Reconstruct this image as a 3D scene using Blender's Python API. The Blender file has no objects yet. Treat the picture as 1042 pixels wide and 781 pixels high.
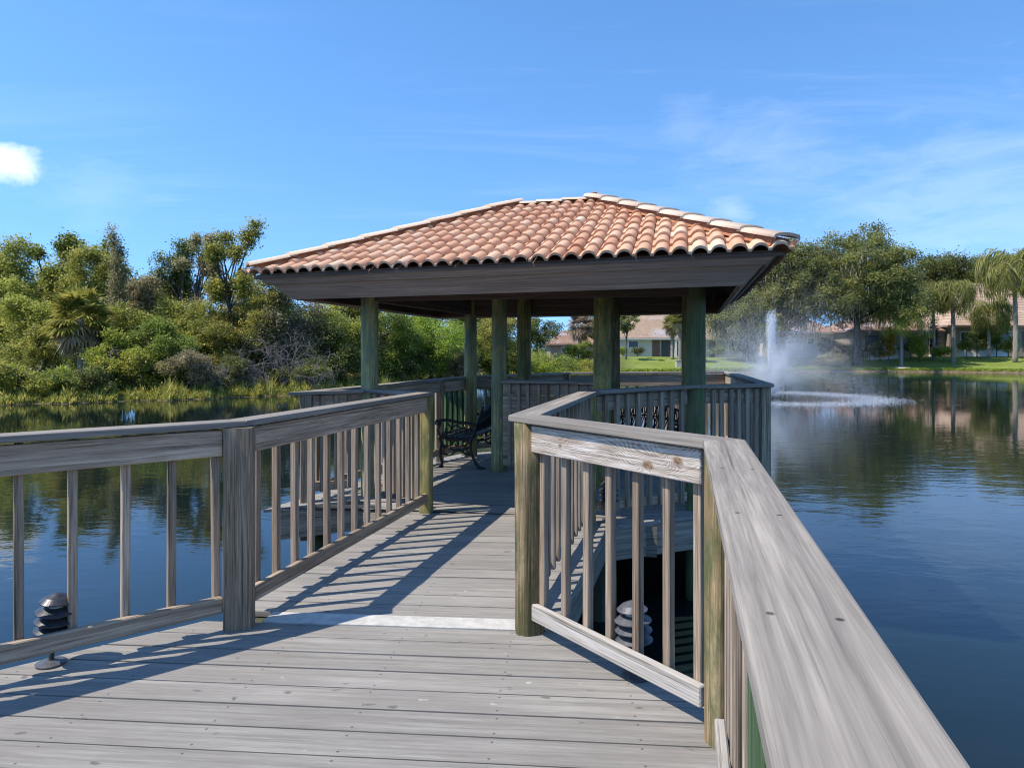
import bpy, bmesh, math, random
import numpy as np
from mathutils import Vector, Matrix, Euler

F, HX, HY, CAMH = 695.0, 521.0, 358.0, 1.6
WATER = -0.9
PI = math.pi
random.seed(11)
scene = bpy.context.scene
COL = scene.collection

def ground_pt(px, y_depth):
    return (px - HX) / F * y_depth
def z_at(py, depth):
    return CAMH - (py - HY) * depth / F

# ------------------------------------------------------------------ materials
def N(nt, kind, **kw):
    n = nt.nodes.new(kind)
    for k, v in kw.items():
        if k.startswith('_'):
            setattr(n, k[1:], v)
            continue
        key = int(k[1:]) if (k[0] == 'i' and k[1:].isdigit()) else k.replace('__', ' ')
        s = n.inputs[key]
        if isinstance(v, bpy.types.NodeSocket):
            nt.links.new(v, s)
        else:
            s.default_value = v
    return n

def newmat(name):
    m = bpy.data.materials.new(name)
    m.use_nodes = True
    nt = m.node_tree
    b = nt.nodes['Principled BSDF']
    return m, nt, b

def ramp(nt, fac, stops, interp='LINEAR'):
    r = nt.nodes.new('ShaderNodeValToRGB')
    r.color_ramp.interpolation = interp
    e = r.color_ramp.elements
    while len(e) < len(stops):
        e.new(0.5)
    for el, (p, c) in zip(e, stops):
        el.position = p
        el.color = (c[0], c[1], c[2], 1) if not isinstance(c, (int, float)) else (c, c, c, 1)
    nt.links.new(fac, r.inputs[0])
    return r.outputs[0]

def math_(nt, op, a, b=None, c=None, clamp=False):
    n = nt.nodes.new('ShaderNodeMath'); n.operation = op; n.use_clamp = clamp
    for i, v in enumerate((a, b, c)):
        if v is None: continue
        if isinstance(v, bpy.types.NodeSocket): nt.links.new(v, n.inputs[i])
        else: n.inputs[i].default_value = v
    return n.outputs[0]

def mix(nt, fac, a, b, blend='MIX'):
    n = nt.nodes.new('ShaderNodeMix'); n.data_type = 'RGBA'; n.blend_type = blend
    for idx, v in ((0, fac), (6, a), (7, b)):
        if isinstance(v, bpy.types.NodeSocket): nt.links.new(v, n.inputs[idx])
        elif idx == 0: n.inputs[0].default_value = v
        else: n.inputs[idx].default_value = (v[0], v[1], v[2], 1)
    return n.outputs[2]

def objrand(nt):
    return nt.nodes.new('ShaderNodeObjectInfo').outputs['Random']

def coords(nt, scale=(1, 1, 1), shift_rand=True):
    tc = nt.nodes.new('ShaderNodeTexCoord')
    mp = nt.nodes.new('ShaderNodeMapping')
    mp.inputs['Scale'].default_value = scale
    nt.links.new(tc.outputs['Object'], mp.inputs['Vector'])
    if shift_rand:
        r = objrand(nt)
        k = math_(nt, 'MULTIPLY', r, 57.0)
        c = nt.nodes.new('ShaderNodeCombineXYZ')
        nt.links.new(k, c.inputs[0]); nt.links.new(math_(nt, 'MULTIPLY', r, 23.0), c.inputs[1])
        nt.links.new(c.outputs[0], mp.inputs['Location'])
    return mp.outputs[0]

def noise(nt, vec, scale=5.0, detail=4.0, rough=0.55, dist=0.0):
    return N(nt, 'ShaderNodeTexNoise', Vector=vec, Scale=scale, Detail=detail, Roughness=rough, Distortion=dist).outputs['Fac']

def bump(nt, b, h, strength=0.3, dist=0.01):
    bp = N(nt, 'ShaderNodeBump', Height=h, Strength=strength, Distance=dist)
    nt.links.new(bp.outputs[0], b.inputs['Normal'])

def wood(name, dark, mid, light, grain=1.0, rough=0.85, moss=None, bumps=0.4, along='X', rvar=0.35, cracks=True, nails=0, hairk=.7):
    m, nt, b = newmat(name)
    s = (0.8, 26, 26) if along == 'X' else (26, 26, 0.8)
    s = tuple(v * grain for v in s)
    v = coords(nt, s)
    n1 = noise(nt, v, 1.0, 6, 0.6, 0.25)
    v2 = coords(nt, (s[0] * 5, s[1] * 5.2, s[2] * 5.2) if along == 'X' else (s[0] * 5.2, s[1] * 5.2, s[2] * 5))
    n2 = noise(nt, v2, 1.0, 5, 0.68, 0.2)
    sv = (0.9, 3.5, 3.5) if along == 'X' else (3.5, 3.5, 0.9)
    big = noise(nt, coords(nt, sv), 1.0, 4, 0.6)
    g = math_(nt, 'ADD', math_(nt, 'MULTIPLY', n1, 0.55), math_(nt, 'MULTIPLY', n2, 0.45))
    col = ramp(nt, g, [(0.34, dark), (0.5, mid), (0.65, light)])
    col = mix(nt, ramp(nt, big, [(0.35, 0.0), (0.7, 0.55)]), col, [c * 0.62 for c in mid])
    if cracks:
        cr = noise(nt, coords(nt, tuple(q * (1.1 if q < 8 * grain else 1.7) for q in s)), 1.0, 2, 0.5, 0.5)
        col = mix(nt, ramp(nt, cr, [(0.30, 0.8), (0.36, 0.0)]), col, [c * 0.35 for c in dark])
    if nails:
        sp_ = N(nt, 'ShaderNodeSeparateXYZ', Vector=nt.nodes.new('ShaderNodeTexCoord').outputs['Object'])
        fx_ = math_(nt, 'MULTIPLY', math_(nt, 'SUBTRACT', math_(nt, 'FRACT', math_(nt, 'DIVIDE', math_(nt, 'ADD', sp_.outputs[0], .17), nails)), .5), nails)
        fy_ = math_(nt, 'SUBTRACT', math_(nt, 'ABSOLUTE', sp_.outputs[1]), .045)
        dd = math_(nt, 'SQRT', math_(nt, 'ADD', math_(nt, 'MULTIPLY', fx_, fx_), math_(nt, 'MULTIPLY', fy_, fy_)))
        col = mix(nt, ramp(nt, dd, [(.004, 1.0), (.0055, 0.0)]), col, (.05, .04, .035))
    hair = noise(nt, coords(nt, (2.0, 95, 95) if along == 'X' else (95, 95, 2.0)), 1.0, 3, .55, .15)
    col = mix(nt, ramp(nt, hair, [(.34, hairk), (.43, 0.0)]), col, [c * .8 for c in dark])
    col = mix(nt, ramp(nt, hair, [(.60, 0.0), (.70, hairk * .6)]), col, [min(.8, c * 1.15) for c in light])
    g = math_(nt, 'ADD', g, math_(nt, 'MULTIPLY', hair, .5))
    if moss:
        mo = noise(nt, coords(nt, (3.5, 9, 9) if along == 'X' else (9, 9, 3.5)), 1.0, 5, 0.65)
        col = mix(nt, ramp(nt, mo, [(0.40, 0.0), (0.62, 0.9)]), col, moss)
    val = math_(nt, 'ADD', math_(nt, 'MULTIPLY', objrand(nt), rvar), 1.0 - rvar * .5)
    hsv = N(nt, 'ShaderNodeHueSaturation', Color=col, Value=val)
    nt.links.new(hsv.outputs[0], b.inputs['Base Color'])
    b.inputs['Roughness'].default_value = rough
    b.inputs['Specular IOR Level'].default_value = 0.25
    bump(nt, b, g, bumps, 0.006)
    return m

MAT = {}
MAT['rail'] = wood('weathered_rail_wood', (0.137, 0.098, 0.065), (0.417, 0.317, 0.225), (0.738, 0.590, 0.436))
MAT['baluster'] = wood('baluster_wood', (0.129, 0.087, 0.058), (0.341, 0.263, 0.193), (0.588, 0.476, 0.365))
MAT['pale'] = wood('bleached_wood', (.20, .17, .14), (.46, .42, .37), (.62, .585, .54), bumps=0.7)
MAT['cap'] = wood('cap_board_wood', (0.138, 0.120, 0.106), (0.270, 0.238, 0.201), (0.424, 0.375, 0.313), grain=0.7, bumps=0.18, cracks=True, rvar=.12, nails=.62, hairk=.3)
MAT['post'] = wood('rail_post_wood', (0.091, 0.064, 0.040), (0.288, 0.219, 0.149), (0.544, 0.440, 0.311), along='Z', bumps=.5)
MAT['log'] = wood('mossy_log_wood', (0.066, 0.042, 0.020), (0.264, 0.182, 0.094), (0.550, 0.440, 0.286), along='Z', moss=(.075, .09, .035), bumps=.9)
MAT['greenpost'] = wood('treated_green_post_wood', (0.129, 0.112, 0.047), (0.411, 0.359, 0.162), (0.800, 0.717, 0.339), along='Z', moss=(.16, .20, .13), bumps=.5, rvar=.25)
MAT['greendark'] = wood('dark_green_post_wood', (0.103, 0.099, 0.035), (0.342, 0.283, 0.107), (0.684, 0.548, 0.215), along='Z', moss=(.11, .125, .055), bumps=.4)
MAT['algae'] = wood('algae_green_wood', (0.020, 0.050, 0.020), (0.050, 0.115, 0.045), (0.110, 0.180, 0.075), along='X', bumps=.4)
MAT['fascia'] = wood('brown_stained_wood', (0.198, 0.142, 0.109), (0.331, 0.239, 0.188), (0.477, 0.356, 0.284), grain=.6, bumps=.2, rvar=.1, rough=.7, cracks=False)
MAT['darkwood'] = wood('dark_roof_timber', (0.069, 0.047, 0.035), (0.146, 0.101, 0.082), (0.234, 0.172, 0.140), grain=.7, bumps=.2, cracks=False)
MAT['edge'] = wood('deck_edge_wood', (0.132, 0.111, 0.086), (0.290, 0.253, 0.200), (0.449, 0.396, 0.313), bumps=.5)
MAT['piling'] = wood('wet_piling_wood', (.03, .03, .02), (.085, .08, .055), (.16, .15, .11), along='Z', moss=(.03, .045, .02))

def knotty():
    m, nt, b = newmat('knotty_bleached_board')
    tc = nt.nodes.new('ShaderNodeTexCoord')
    sep = N(nt, 'ShaderNodeSeparateXYZ', Vector=tc.outputs['Object'])
    x, z = sep.outputs[0], sep.outputs[2]
    nz = noise(nt, N(nt, 'ShaderNodeMapping', Vector=tc.outputs['Object'], Scale=(2.2, 2, 9)).outputs[0], 1.0, 4, .55)
    g = math_(nt, 'ADD', z, math_(nt, 'MULTIPLY', nz, 0.075))
    knotmask = None
    for (kx, kz, r) in ((0.30, -0.032, .026), (0.125, 0.012, .022), (0.93, -.01, .010)):
        dx = math_(nt, 'MULTIPLY', math_(nt, 'SUBTRACT', x, kx), .62)
        dz = math_(nt, 'SUBTRACT', z, kz)
        d2 = math_(nt, 'ADD', math_(nt, 'MULTIPLY', dx, dx), math_(nt, 'MULTIPLY', dz, dz))
        d = math_(nt, 'SQRT', d2)
        fall = math_(nt, 'POWER', 2.718, math_(nt, 'MULTIPLY', d2, -1.0 / (2 * (r * 2.4) ** 2)))
        g = math_(nt, 'ADD', g, math_(nt, 'MULTIPLY', fall, math_(nt, 'MULTIPLY', d, 1.9)))
        k = ramp(nt, d, [(r * .55, 1.0), (r * 1.0, 0.0)])
        knotmask = k if knotmask is None else math_(nt, 'MAXIMUM', knotmask, k)
    w = math_(nt, 'SINE', math_(nt, 'MULTIPLY', g, 560.0))
    fine = noise(nt, N(nt, 'ShaderNodeMapping', Vector=tc.outputs['Object'], Scale=(5, 90, 90)).outputs[0], 1.0, 4, .6)
    h = math_(nt, 'ADD', math_(nt, 'MULTIPLY', w, .07), fine)
    col = ramp(nt, h, [(.28, (.15, .115, .085)), (.46, (.40, .34, .285)), (.66, (.62, .57, .51))])
    st = noise(nt, N(nt, 'ShaderNodeMapping', Vector=tc.outputs['Object'], Scale=(1.5, 6, 12)).outputs[0], 1.0, 3, .6)
    col = mix(nt, ramp(nt, st, [(.5, 0.0), (.72, .6)]), col, (.33, .24, .17))
    kn = noise(nt, N(nt, 'ShaderNodeMapping', Vector=tc.outputs['Object'], Scale=(60, 60, 60)).outputs[0], 1.0, 3, .6)
    col = mix(nt, math_(nt, 'MULTIPLY', knotmask, .9), col, ramp(nt, kn, [(.35, (.05, .025, .012)), (.6, (.28, .16, .075))]))
    nt.links.new(col, b.inputs['Base Color'])
    b.inputs['Roughness'].default_value = .85
    bump(nt, b, h, .6, .006)
    return m
MAT['knotty'] = knotty()

def decking():
    m, nt, b = newmat('grey_deck_boards')
    tc = nt.nodes.new('ShaderNodeTexCoord')
    at = nt.nodes.new('ShaderNodeAttribute'); at.attribute_name = 'tint'
    t = at.outputs['Fac']
    off = nt.nodes.new('ShaderNodeCombineXYZ')
    nt.links.new(math_(nt, 'MULTIPLY', t, 71.0), off.inputs[0])
    vadd = nt.nodes.new('ShaderNodeVectorMath'); vadd.operation = 'ADD'
    nt.links.new(tc.outputs['Object'], vadd.inputs[0]); nt.links.new(off.outputs[0], vadd.inputs[1])
    v = vadd.outputs[0]
    n1 = noise(nt, N(nt, 'ShaderNodeMapping', Vector=v, Scale=(.9, 34, 34)).outputs[0], 1, 6, .62, .2)
    n2 = noise(nt, N(nt, 'ShaderNodeMapping', Vector=v, Scale=(7, 150, 150)).outputs[0], 1, 5, .72)
    n3 = noise(nt, N(nt, 'ShaderNodeMapping', Vector=v, Scale=(1.2, 3.2, 3)).outputs[0], 1, 4, .6)
    sp = noise(nt, N(nt, 'ShaderNodeMapping', Vector=v, Scale=(9, 14, 9)).outputs[0], 1, 2, .4)
    g = math_(nt, 'ADD', math_(nt, 'MULTIPLY', n1, .6), math_(nt, 'MULTIPLY', n2, .4))
    col = ramp(nt, g, [(.30, (.15, .138, .12)), (.5, (.275, .257, .23)), (.70, (.405, .38, .342))])
    col = mix(nt, ramp(nt, n3, [(.38, .0), (.66, .5)]), col, (.20, .18, .16))
    col = mix(nt, ramp(nt, sp, [(.70, .0), (.76, .65)]), col, (.085, .075, .065))
    col = mix(nt, ramp(nt, sp, [(.20, .7), (.25, .0)]), col, (.48, .46, .43))
    so_ = N(nt, 'ShaderNodeSeparateXYZ', Vector=tc.outputs['Object'])
    yb = math_(nt, 'MODULO', math_(nt, 'ADD', math_(nt, 'SUBTRACT', so_.outputs[1], 3.915), .182 * 60), .182)
    fy_ = math_(nt, 'SUBTRACT', math_(nt, 'ABSOLUTE', math_(nt, 'SUBTRACT', yb, .091)), .058)
    xs_ = math_(nt, 'ADD', so_.outputs[0], math_(nt, 'MULTIPLY', t, .012))
    fx_ = math_(nt, 'MULTIPLY', math_(nt, 'SUBTRACT', math_(nt, 'FRACT', math_(nt, 'DIVIDE', xs_, .61)), .5), .61)
    dd = math_(nt, 'SQRT', math_(nt, 'ADD', math_(nt, 'MULTIPLY', fx_, fx_), math_(nt, 'MULTIPLY', fy_, fy_)))
    col = mix(nt, ramp(nt, dd, [(.0035, .85), (.006, 0.0)]), col, (.06, .05, .045))
    val = math_(nt, 'ADD', math_(nt, 'MULTIPLY', t, .20), .90)
    hs = N(nt, 'ShaderNodeHueSaturation', Color=col, Value=val)
    nt.links.new(hs.outputs[0], b.inputs['Base Color'])
    b.inputs['Roughness'].default_value = .8
    b.inputs['Specular IOR Level'].default_value = .3
    bump(nt, b, g, .22, .004)
    return m
MAT['deck'] = decking()

def plain(name, col, rough=.6, metal=0.0, var=.25, scale=6.0, b_=.1, spec=.4):
    m, nt, b = newmat(name)
    n = noise(nt, coords(nt, (1, 1, 1)), scale, 5, .6)
    c = ramp(nt, n, [(.3, [x * (1 - var) for x in col]), (.7, [min(1, x * (1 + var)) for x in col])])
    nt.links.new(c, b.inputs['Base Color'])
    b.inputs['Roughness'].default_value = rough
    b.inputs['Metallic'].default_value = metal
    b.inputs['Specular IOR Level'].default_value = spec
    if b_: bump(nt, b, n, b_, .01)
    return m
MAT['strip'] = plain('bare_aluminium_plate', (.50, .48, .44), .7, .0, .2, 14)
MAT['iron'] = plain('black_cast_iron', (.012, .012, .013), .42, .0, .4, 40, .2, .5)
MAT['slat'] = plain('dark_bench_slats', (.022, .018, .016), .55, .0, .4, 30)
MAT['lamp'] = plain('weathered_lamp_metal', (.055, .055, .062), .38, .35, .4, 30, .1)
MAT['lampgrey'] = plain('faded_lamp_metal', (.105, .105, .115), .45, .25, .3, 30, .1)
MAT['lens'] = plain('frosted_lamp_glass', (.45, .45, .42), .35, 0, .1)
MAT['stucco'] = plain('cream_stucco', (.60, .55, .47), .9, 0, .07, 2.0, .1)
MAT['stuccodark'] = plain('tan_stucco', (.27, .22, .17), .9, 0, .08, 2.0, .1)
MAT['white'] = plain('white_paint', (.72, .70, .66), .7, 0, .06, 2.0)
MAT['glass'] = plain('dark_window_glass', (.02, .024, .028), .08, 0, .2, 3, 0, .6)
MAT['screen'] = plain('grey_screen_door', (.06, .065, .07), .5, 0, .2, 3)
MAT['doorbrown'] = plain('brown_door', (.16, .09, .07), .6, 0, .2, 3)
MAT['mulch'] = plain('white_gravel_ring', (.6, .57, .52), .9, 0, .2, 9)
MAT['concrete'] = plain('beige_concrete', (.42, .37, .31), .9, 0, .1, 5)
MAT['nozzle'] = plain('fountain_float', (.02, .02, .02), .5)

def tiles(name, stops, rough=.75):
    m, nt, b = newmat(name)
    at = nt.nodes.new('ShaderNodeAttribute'); at.attribute_name = 'tint'
    v = coords(nt, (1, 1, 1), False)
    n = noise(nt, v, 7, 5, .65)
    n2 = noise(nt, v, 60, 4, .6)
    f = math_(nt, 'ADD', math_(nt, 'MULTIPLY', at.outputs['Fac'], .72), math_(nt, 'MULTIPLY', n, .28))
    col = ramp(nt, f, stops)
    col = mix(nt, ramp(nt, n2, [(.55, 0.0), (.75, .4)]), col, (.26, .14, .09))
    nt.links.new(col, b.inputs['Base Color'])
    b.inputs['Roughness'].default_value = rough
    bump(nt, b, n2, .15, .004)
    return m
MAT['tile'] = tiles('terracotta_tiles', [(.08, (.42, .18, .09)), (.33, (.56, .29, .165)), (.6, (.64, .39, .245)), (.86, (.72, .54, .38))])
MAT['hipcap'] = tiles('sunlit_cap_tiles', [(.15, (.55, .36, .25)), (.5, (.66, .50, .37)), (.9, (.72, .58, .45))])  # paler than the field tiles: sunlight on the caps is put into the colour
MAT['mortar'] = plain('orange_mortar', (.42, .17, .08), .9, 0, .25, 12, .4)
MAT['farroof'] = tiles('far_roof_tiles', [(.15, (.37, .25, .17)), (.5, (.45, .315, .22)), (.9, (.53, .385, .28))])
MAT['farroofred'] = tiles('far_roof_tiles_red', [(.15, (.35, .20, .135)), (.5, (.44, .265, .18)), (.9, (.52, .34, .24))])

def foliage(name, c0, c1, c2, trans=.5, rough=.5):
    m, nt, b = newmat(name)
    at = nt.nodes.new('ShaderNodeAttribute'); at.attribute_name = 'tint'
    col = ramp(nt, at.outputs['Fac'], [(.08, c0), (.5, c1), (.95, c2)])
    hs = N(nt, 'ShaderNodeHueSaturation', Color=col,
           Hue=math_(nt, 'ADD', math_(nt, 'MULTIPLY', objrand(nt), .03), .485),
           Value=math_(nt, 'ADD', math_(nt, 'MULTIPLY', objrand(nt), .30), .97))
    nt.links.new(hs.outputs[0], b.inputs['Base Color'])
    b.inputs['Roughness'].default_value = rough
    b.inputs['Specular IOR Level'].default_value = .35
    tr = N(nt, 'ShaderNodeBsdfTranslucent', Color=hs.outputs[0])
    ms = N(nt, 'ShaderNodeMixShader', i0=trans, i1=b.outputs[0], i2=tr.outputs[0])
    nt.links.new(ms.outputs[0], nt.nodes['Material Output'].inputs['Surface'])
    return m
MAT['oak'] = foliage('live_oak_leaves', (0.09, 0.102, 0.031), (0.225, 0.244, 0.075), (0.435, 0.42, 0.138))
MAT['olive'] = foliage('olive_brush_leaves', (0.112, 0.122, 0.03), (0.315, 0.319, 0.069), (0.57, 0.515, 0.128))
MAT['green'] = foliage('mid_green_leaves', (0.075, 0.102, 0.021), (0.21, 0.258, 0.048), (0.42, 0.448, 0.091))
MAT['bright'] = foliage('bright_green_leaves', (0.12, 0.163, 0.021), (0.3, 0.366, 0.054), (0.54, 0.556, 0.095))
MAT['yellow'] = foliage('yellow_green_leaves', (0.163, 0.168, 0.034), (0.362, 0.36, 0.067), (0.575, 0.516, 0.123))
MAT['dark'] = foliage('dark_green_leaves', (0.053, 0.067, 0.021), (0.135, 0.163, 0.048), (0.3, 0.319, 0.095))
MAT['grey'] = foliage('grey_green_leaves', (0.128, 0.122, 0.058), (0.3, 0.278, 0.138), (0.57, 0.502, 0.277))
MAT['reed'] = foliage('shore_reeds', (0.144, 0.147, 0.028), (0.336, 0.328, 0.067), (0.576, 0.497, 0.152))
MAT['straw'] = foliage('dry_fronds', (0.158, 0.119, 0.073), (0.356, 0.277, 0.185), (0.554, 0.449, 0.317))
MAT['palm'] = foliage('palm_fronds', (.09, .105, .03), (.23, .24, .065), (.42, .39, .13))
MAT['croton'] = foliage('croton_leaves', (0.275, 0.11, 0.022), (0.462, 0.286, 0.033), (0.33, 0.352, 0.055))
MAT['lilac'] = foliage('purple_red_leaves', (0.066, 0.033, 0.033), (0.132, 0.061, 0.055), (0.198, 0.11, 0.077))
MAT['bark'] = wood('tree_bark', (.035, .03, .025), (.10, .085, .07), (.20, .175, .15), grain=.25, along='Z', bumps=.6)
MAT['palebark'] = wood('palm_bark', (.12, .10, .08), (.27, .235, .195), (.42, .375, .32), grain=.25, along='Z', bumps=.6)
MAT['deadwood'] = wood('bleached_branches', (0.172, 0.148, 0.122), (0.312, 0.277, 0.235), (0.429, 0.392, 0.340), grain=.4, along='Z', bumps=.3)

def ground_mat():
    m, nt, b = newmat('ground_cover')
    tc = nt.nodes.new('ShaderNodeTexCoord')
    sep = N(nt, 'ShaderNodeSeparateXYZ', Vector=tc.outputs['Object'])
    x, y, z = sep.outputs
    n = noise(nt, tc.outputs['Object'], .35, 6, .65)
    n2 = noise(nt, tc.outputs['Object'], 3.0, 5, .7)
    lawn = ramp(nt, math_(nt, 'ADD', math_(nt, 'MULTIPLY', n, .5), math_(nt, 'MULTIPLY', n2, .5)),
                [(.32, (.12, .155, .03)), (.5, (.19, .235, .048)), (.68, (.27, .30, .08))])
    wild = ramp(nt, n2, [(.3, (.05, .045, .02)), (.5, (.11, .11, .04)), (.7, (.19, .165, .075))])
    # the lawn lies right of the wild bank
    side = math_(nt, 'SUBTRACT', x, math_(nt, 'ADD', math_(nt, 'MULTIPLY', y, .115), math_(nt, 'MULTIPLY', n, 4.0)))
    f = math_(nt, 'MULTIPLY', math_(nt, 'SUBTRACT', side, 1.0), .4, clamp=True)
    col = mix(nt, f, wild, lawn)
    mud = ramp(nt, n2, [(.3, (.09, .065, .04)), (.7, (.24, .18, .12))])
    wet = math_(nt, 'MULTIPLY', math_(nt, 'SUBTRACT', WATER + .42, math_(nt, 'ADD', z, math_(nt, 'MULTIPLY', n2, .22))), 9.0, clamp=True)
    col = mix(nt, wet, col, mud)
    nt.links.new(col, b.inputs['Base Color'])
    b.inputs['Roughness'].default_value = .95
    b.inputs['Specular IOR Level'].default_value = .1
    bump(nt, b, n2, .8, .12)
    return m
MAT['ground'] = ground_mat()

def water_mat():
    m, nt, b = newmat('pond_water')
    tc = nt.nodes.new('ShaderNodeTexCoord')
    o = tc.outputs['Object']
    b.inputs['Base Color'].default_value = (.006, .012, .012, 1)
    b.inputs['Roughness'].default_value = .035
    b.inputs['IOR'].default_value = 1.42
    b.inputs['Specular IOR Level'].default_value = .5
    v1 = N(nt, 'ShaderNodeMapping', Vector=o, Scale=(1.1, 2.3, 1), Rotation=(0, 0, .5)).outputs[0]
    v2 = N(nt, 'ShaderNodeMapping', Vector=o, Scale=(3.0, 6.5, 1), Rotation=(0, 0, .25)).outputs[0]
    a = noise(nt, v1, 1.0, 3, .5, .4)
    c = noise(nt, v2, 1.0, 3, .55, .5)
    area = noise(nt, o, .06, 2, .5)
    amp = ramp(nt, area, [(.38, .16), (.64, .85)])
    h = math_(nt, 'ADD', math_(nt, 'MULTIPLY', a, 1.0), math_(nt, 'MULTIPLY', c, .33))
    h = math_(nt, 'MULTIPLY', h, amp)
    bump(nt, b, h, .5, .022)
    return m
MAT['water'] = water_mat()

def spray_mat():
    m, nt, b = newmat('water_spray')
    nt.nodes.remove(b)
    df = N(nt, 'ShaderNodeBsdfDiffuse', Color=(.88, .90, .92, 1))
    tr = N(nt, 'ShaderNodeBsdfTranslucent', Color=(.88, .90, .92, 1))
    tp = nt.nodes.new('ShaderNodeBsdfTransparent')
    m1 = N(nt, 'ShaderNodeMixShader', i0=.5, i1=df.outputs[0], i2=tr.outputs[0])
    m2 = N(nt, 'ShaderNodeMixShader', i0=.45, i1=m1.outputs[0], i2=tp.outputs[0])
    nt.links.new(m2.outputs[0], nt.nodes['Material Output'].inputs['Surface'])
    return m
MAT['spray'] = spray_mat()

# ------------------------------------------------------------------ objects
WM = {}
def tag(o, label=None, cat=None, group=None, kind=None):
    for k, v in (('label', label), ('category', cat), ('group', group), ('kind', kind)):
        if v: o[k] = v
    return o
def thing(name, label, cat, loc=(0, 0, 0), rz=0.0, group=None):
    o = bpy.data.objects.new(name, None)
    o.empty_display_size = .2
    COL.objects.link(o)
    o.location = loc; o.rotation_euler = (0, 0, rz)
    WM[o] = Matrix.Translation(loc) @ Matrix.Rotation(rz, 4, 'Z')
    return tag(o, label, cat, group)
def link(name, me, mat, parent=None, world=None):
    o = bpy.data.objects.new(name, me)
    COL.objects.link(o)
    if mat and not me.materials: me.materials.append(mat)
    w = world if world is not None else Matrix.Identity(4)
    WM[o] = w
    if parent is not None:
        o.parent = parent
        o.matrix_basis = WM[parent].inverted() @ w
    else:
        o.matrix_basis = w
    return o
def bm_mesh(bm, name, smooth=False):
    me = bpy.data.meshes.new(name)
    bm.normal_update()
    bm.to_mesh(me); bm.free()
    if smooth: me.shade_smooth()
    return me
def frame(a, b, up=(0, 0, 1)):
    a, b = Vector(a), Vector(b)
    x = (b - a).normalized()
    up = Vector(up)
    if abs(x.dot(up)) > .98: up = Vector((0, 1, 0))
    y = up.cross(x).normalized()
    z = x.cross(y)
    return Matrix(((x.x, y.x, z.x, a.x), (x.y, y.y, z.y, a.y), (x.z, y.z, z.z, a.z), (0, 0, 0, 1)))
def box_bm(bm, x0, x1, y0, y1, z0, z1):
    vs = [bm.verts.new(p) for p in ((x0, y0, z0), (x1, y0, z0), (x1, y1, z0), (x0, y1, z0), (x0, y0, z1), (x1, y0, z1), (x1, y1, z1), (x0, y1, z1))]
    for f in ((0, 3, 2, 1), (4, 5, 6, 7), (0, 1, 5, 4), (1, 2, 6, 5), (2, 3, 7, 6), (3, 0, 4, 7)):
        bm.faces.new([vs[i] for i in f])
    return vs
def bevel_all(bm, w, seg=1):
    bmesh.ops.bevel(bm, geom=[e for e in bm.edges], offset=w, segments=seg, affect='EDGES', profile=.5)
def board(name, a, b, h, w, mat, parent, bev=.004, up=(0, 0, 1), jitter=0.0):
    """a board whose centre line runs a-b; h is its size along up, w across"""
    a, b = Vector(a), Vector(b)
    L = (b - a).length
    bm = bmesh.new()
    box_bm(bm, 0, L, -w / 2, w / 2, -h / 2, h / 2)
    if jitter:
        for v in bm.verts: v.co += Vector((random.uniform(-1, 1), random.uniform(-.4, .4), random.uniform(-.6, .6))) * jitter
    if bev: bevel_all(bm, bev)
    return link(name, bm_mesh(bm, name), mat, parent, frame(a, b, up))
def round_post(name, x, y, z0, z1, r, mat, parent, seg=18, wob=.006, taper=.0):
    bm = bmesh.new()
    rings = []
    nz = max(3, int((z1 - z0) / .25))
    px, py = random.random() * 6, random.random() * 6
    for i in range(nz + 1):
        z = (z1 - z0) * i / nz
        rr = r * (1 - taper * i / nz)
        ring = []
        for k in range(seg):
            t = 2 * PI * k / seg
            q = rr + wob * math.sin(3 * t + px + z * .7) * .6 + wob * .5 * math.sin(7 * t + py + z * 2)
            ring.append(bm.verts.new((q * math.cos(t), q * math.sin(t), z)))
        rings.append(ring)
    for i in range(nz):
        for k in range(seg):
            bm.faces.new((rings[i][k], rings[i][(k + 1) % seg], rings[i + 1][(k + 1) % seg], rings[i + 1][k]))
    bm.faces.new(rings[-1]); bm.faces.new(rings[0][::-1])
    me = bm_mesh(bm, name)
    for p in me.polygons: p.use_smooth = len(p.vertices) == 4
    return link(name, me, mat, parent, Matrix.Translation((x, y, z0)) @ Matrix.Rotation(random.random() * 6, 4, 'Z'))
def square_post(name, x, y, z0, z1, w, mat, parent, rz=0.0, bev=.018):
    bm = bmesh.new()
    box_bm(bm, -w / 2, w / 2, -w / 2, w / 2, 0, z1 - z0)
    bmesh.ops.bevel(bm, geom=[e for e in bm.edges if abs((e.verts[0].co - e.verts[1].co).z) > .1], offset=bev, segments=3, affect='EDGES', profile=.5)
    return link(name, bm_mesh(bm, name), mat, parent, Matrix.Translation((x, y, z0)) @ Matrix.Rotation(rz, 4, 'Z'))
def tube_bm(bm, pts, radii, seg=6, cap=True):
    rings = []
    pts = [Vector(p) for p in pts]
    ref = None
    for i, p in enumerate(pts):
        d = (pts[min(i + 1, len(pts) - 1)] - pts[max(i - 1, 0)])
        d = d.normalized() if d.length > 1e-9 else Vector((0, 0, 1))
        if ref is None:
            ref = Vector((1, 0, 0)) if abs(d.x) < .8 else Vector((0, 1, 0))
        u = d.cross(ref).normalized(); w = d.cross(u).normalized()
        ref = -w if False else ref
        r = radii[i] if isinstance(radii, (list, tuple)) else radii
        rings.append([bm.verts.new(p + (u * math.cos(2 * PI * k / seg) + w * math.sin(2 * PI * k / seg)) * r) for k in range(seg)])
    for i in range(len(rings) - 1):
        for k in range(seg):
            f = bm.faces.new((rings[i][k], rings[i][(k + 1) % seg], rings[i + 1][(k + 1) % seg], rings[i + 1][k]))
            f.smooth = True
    if cap:
        bm.faces.new(rings[0][::-1]); bm.faces.new(rings[-1])
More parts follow.
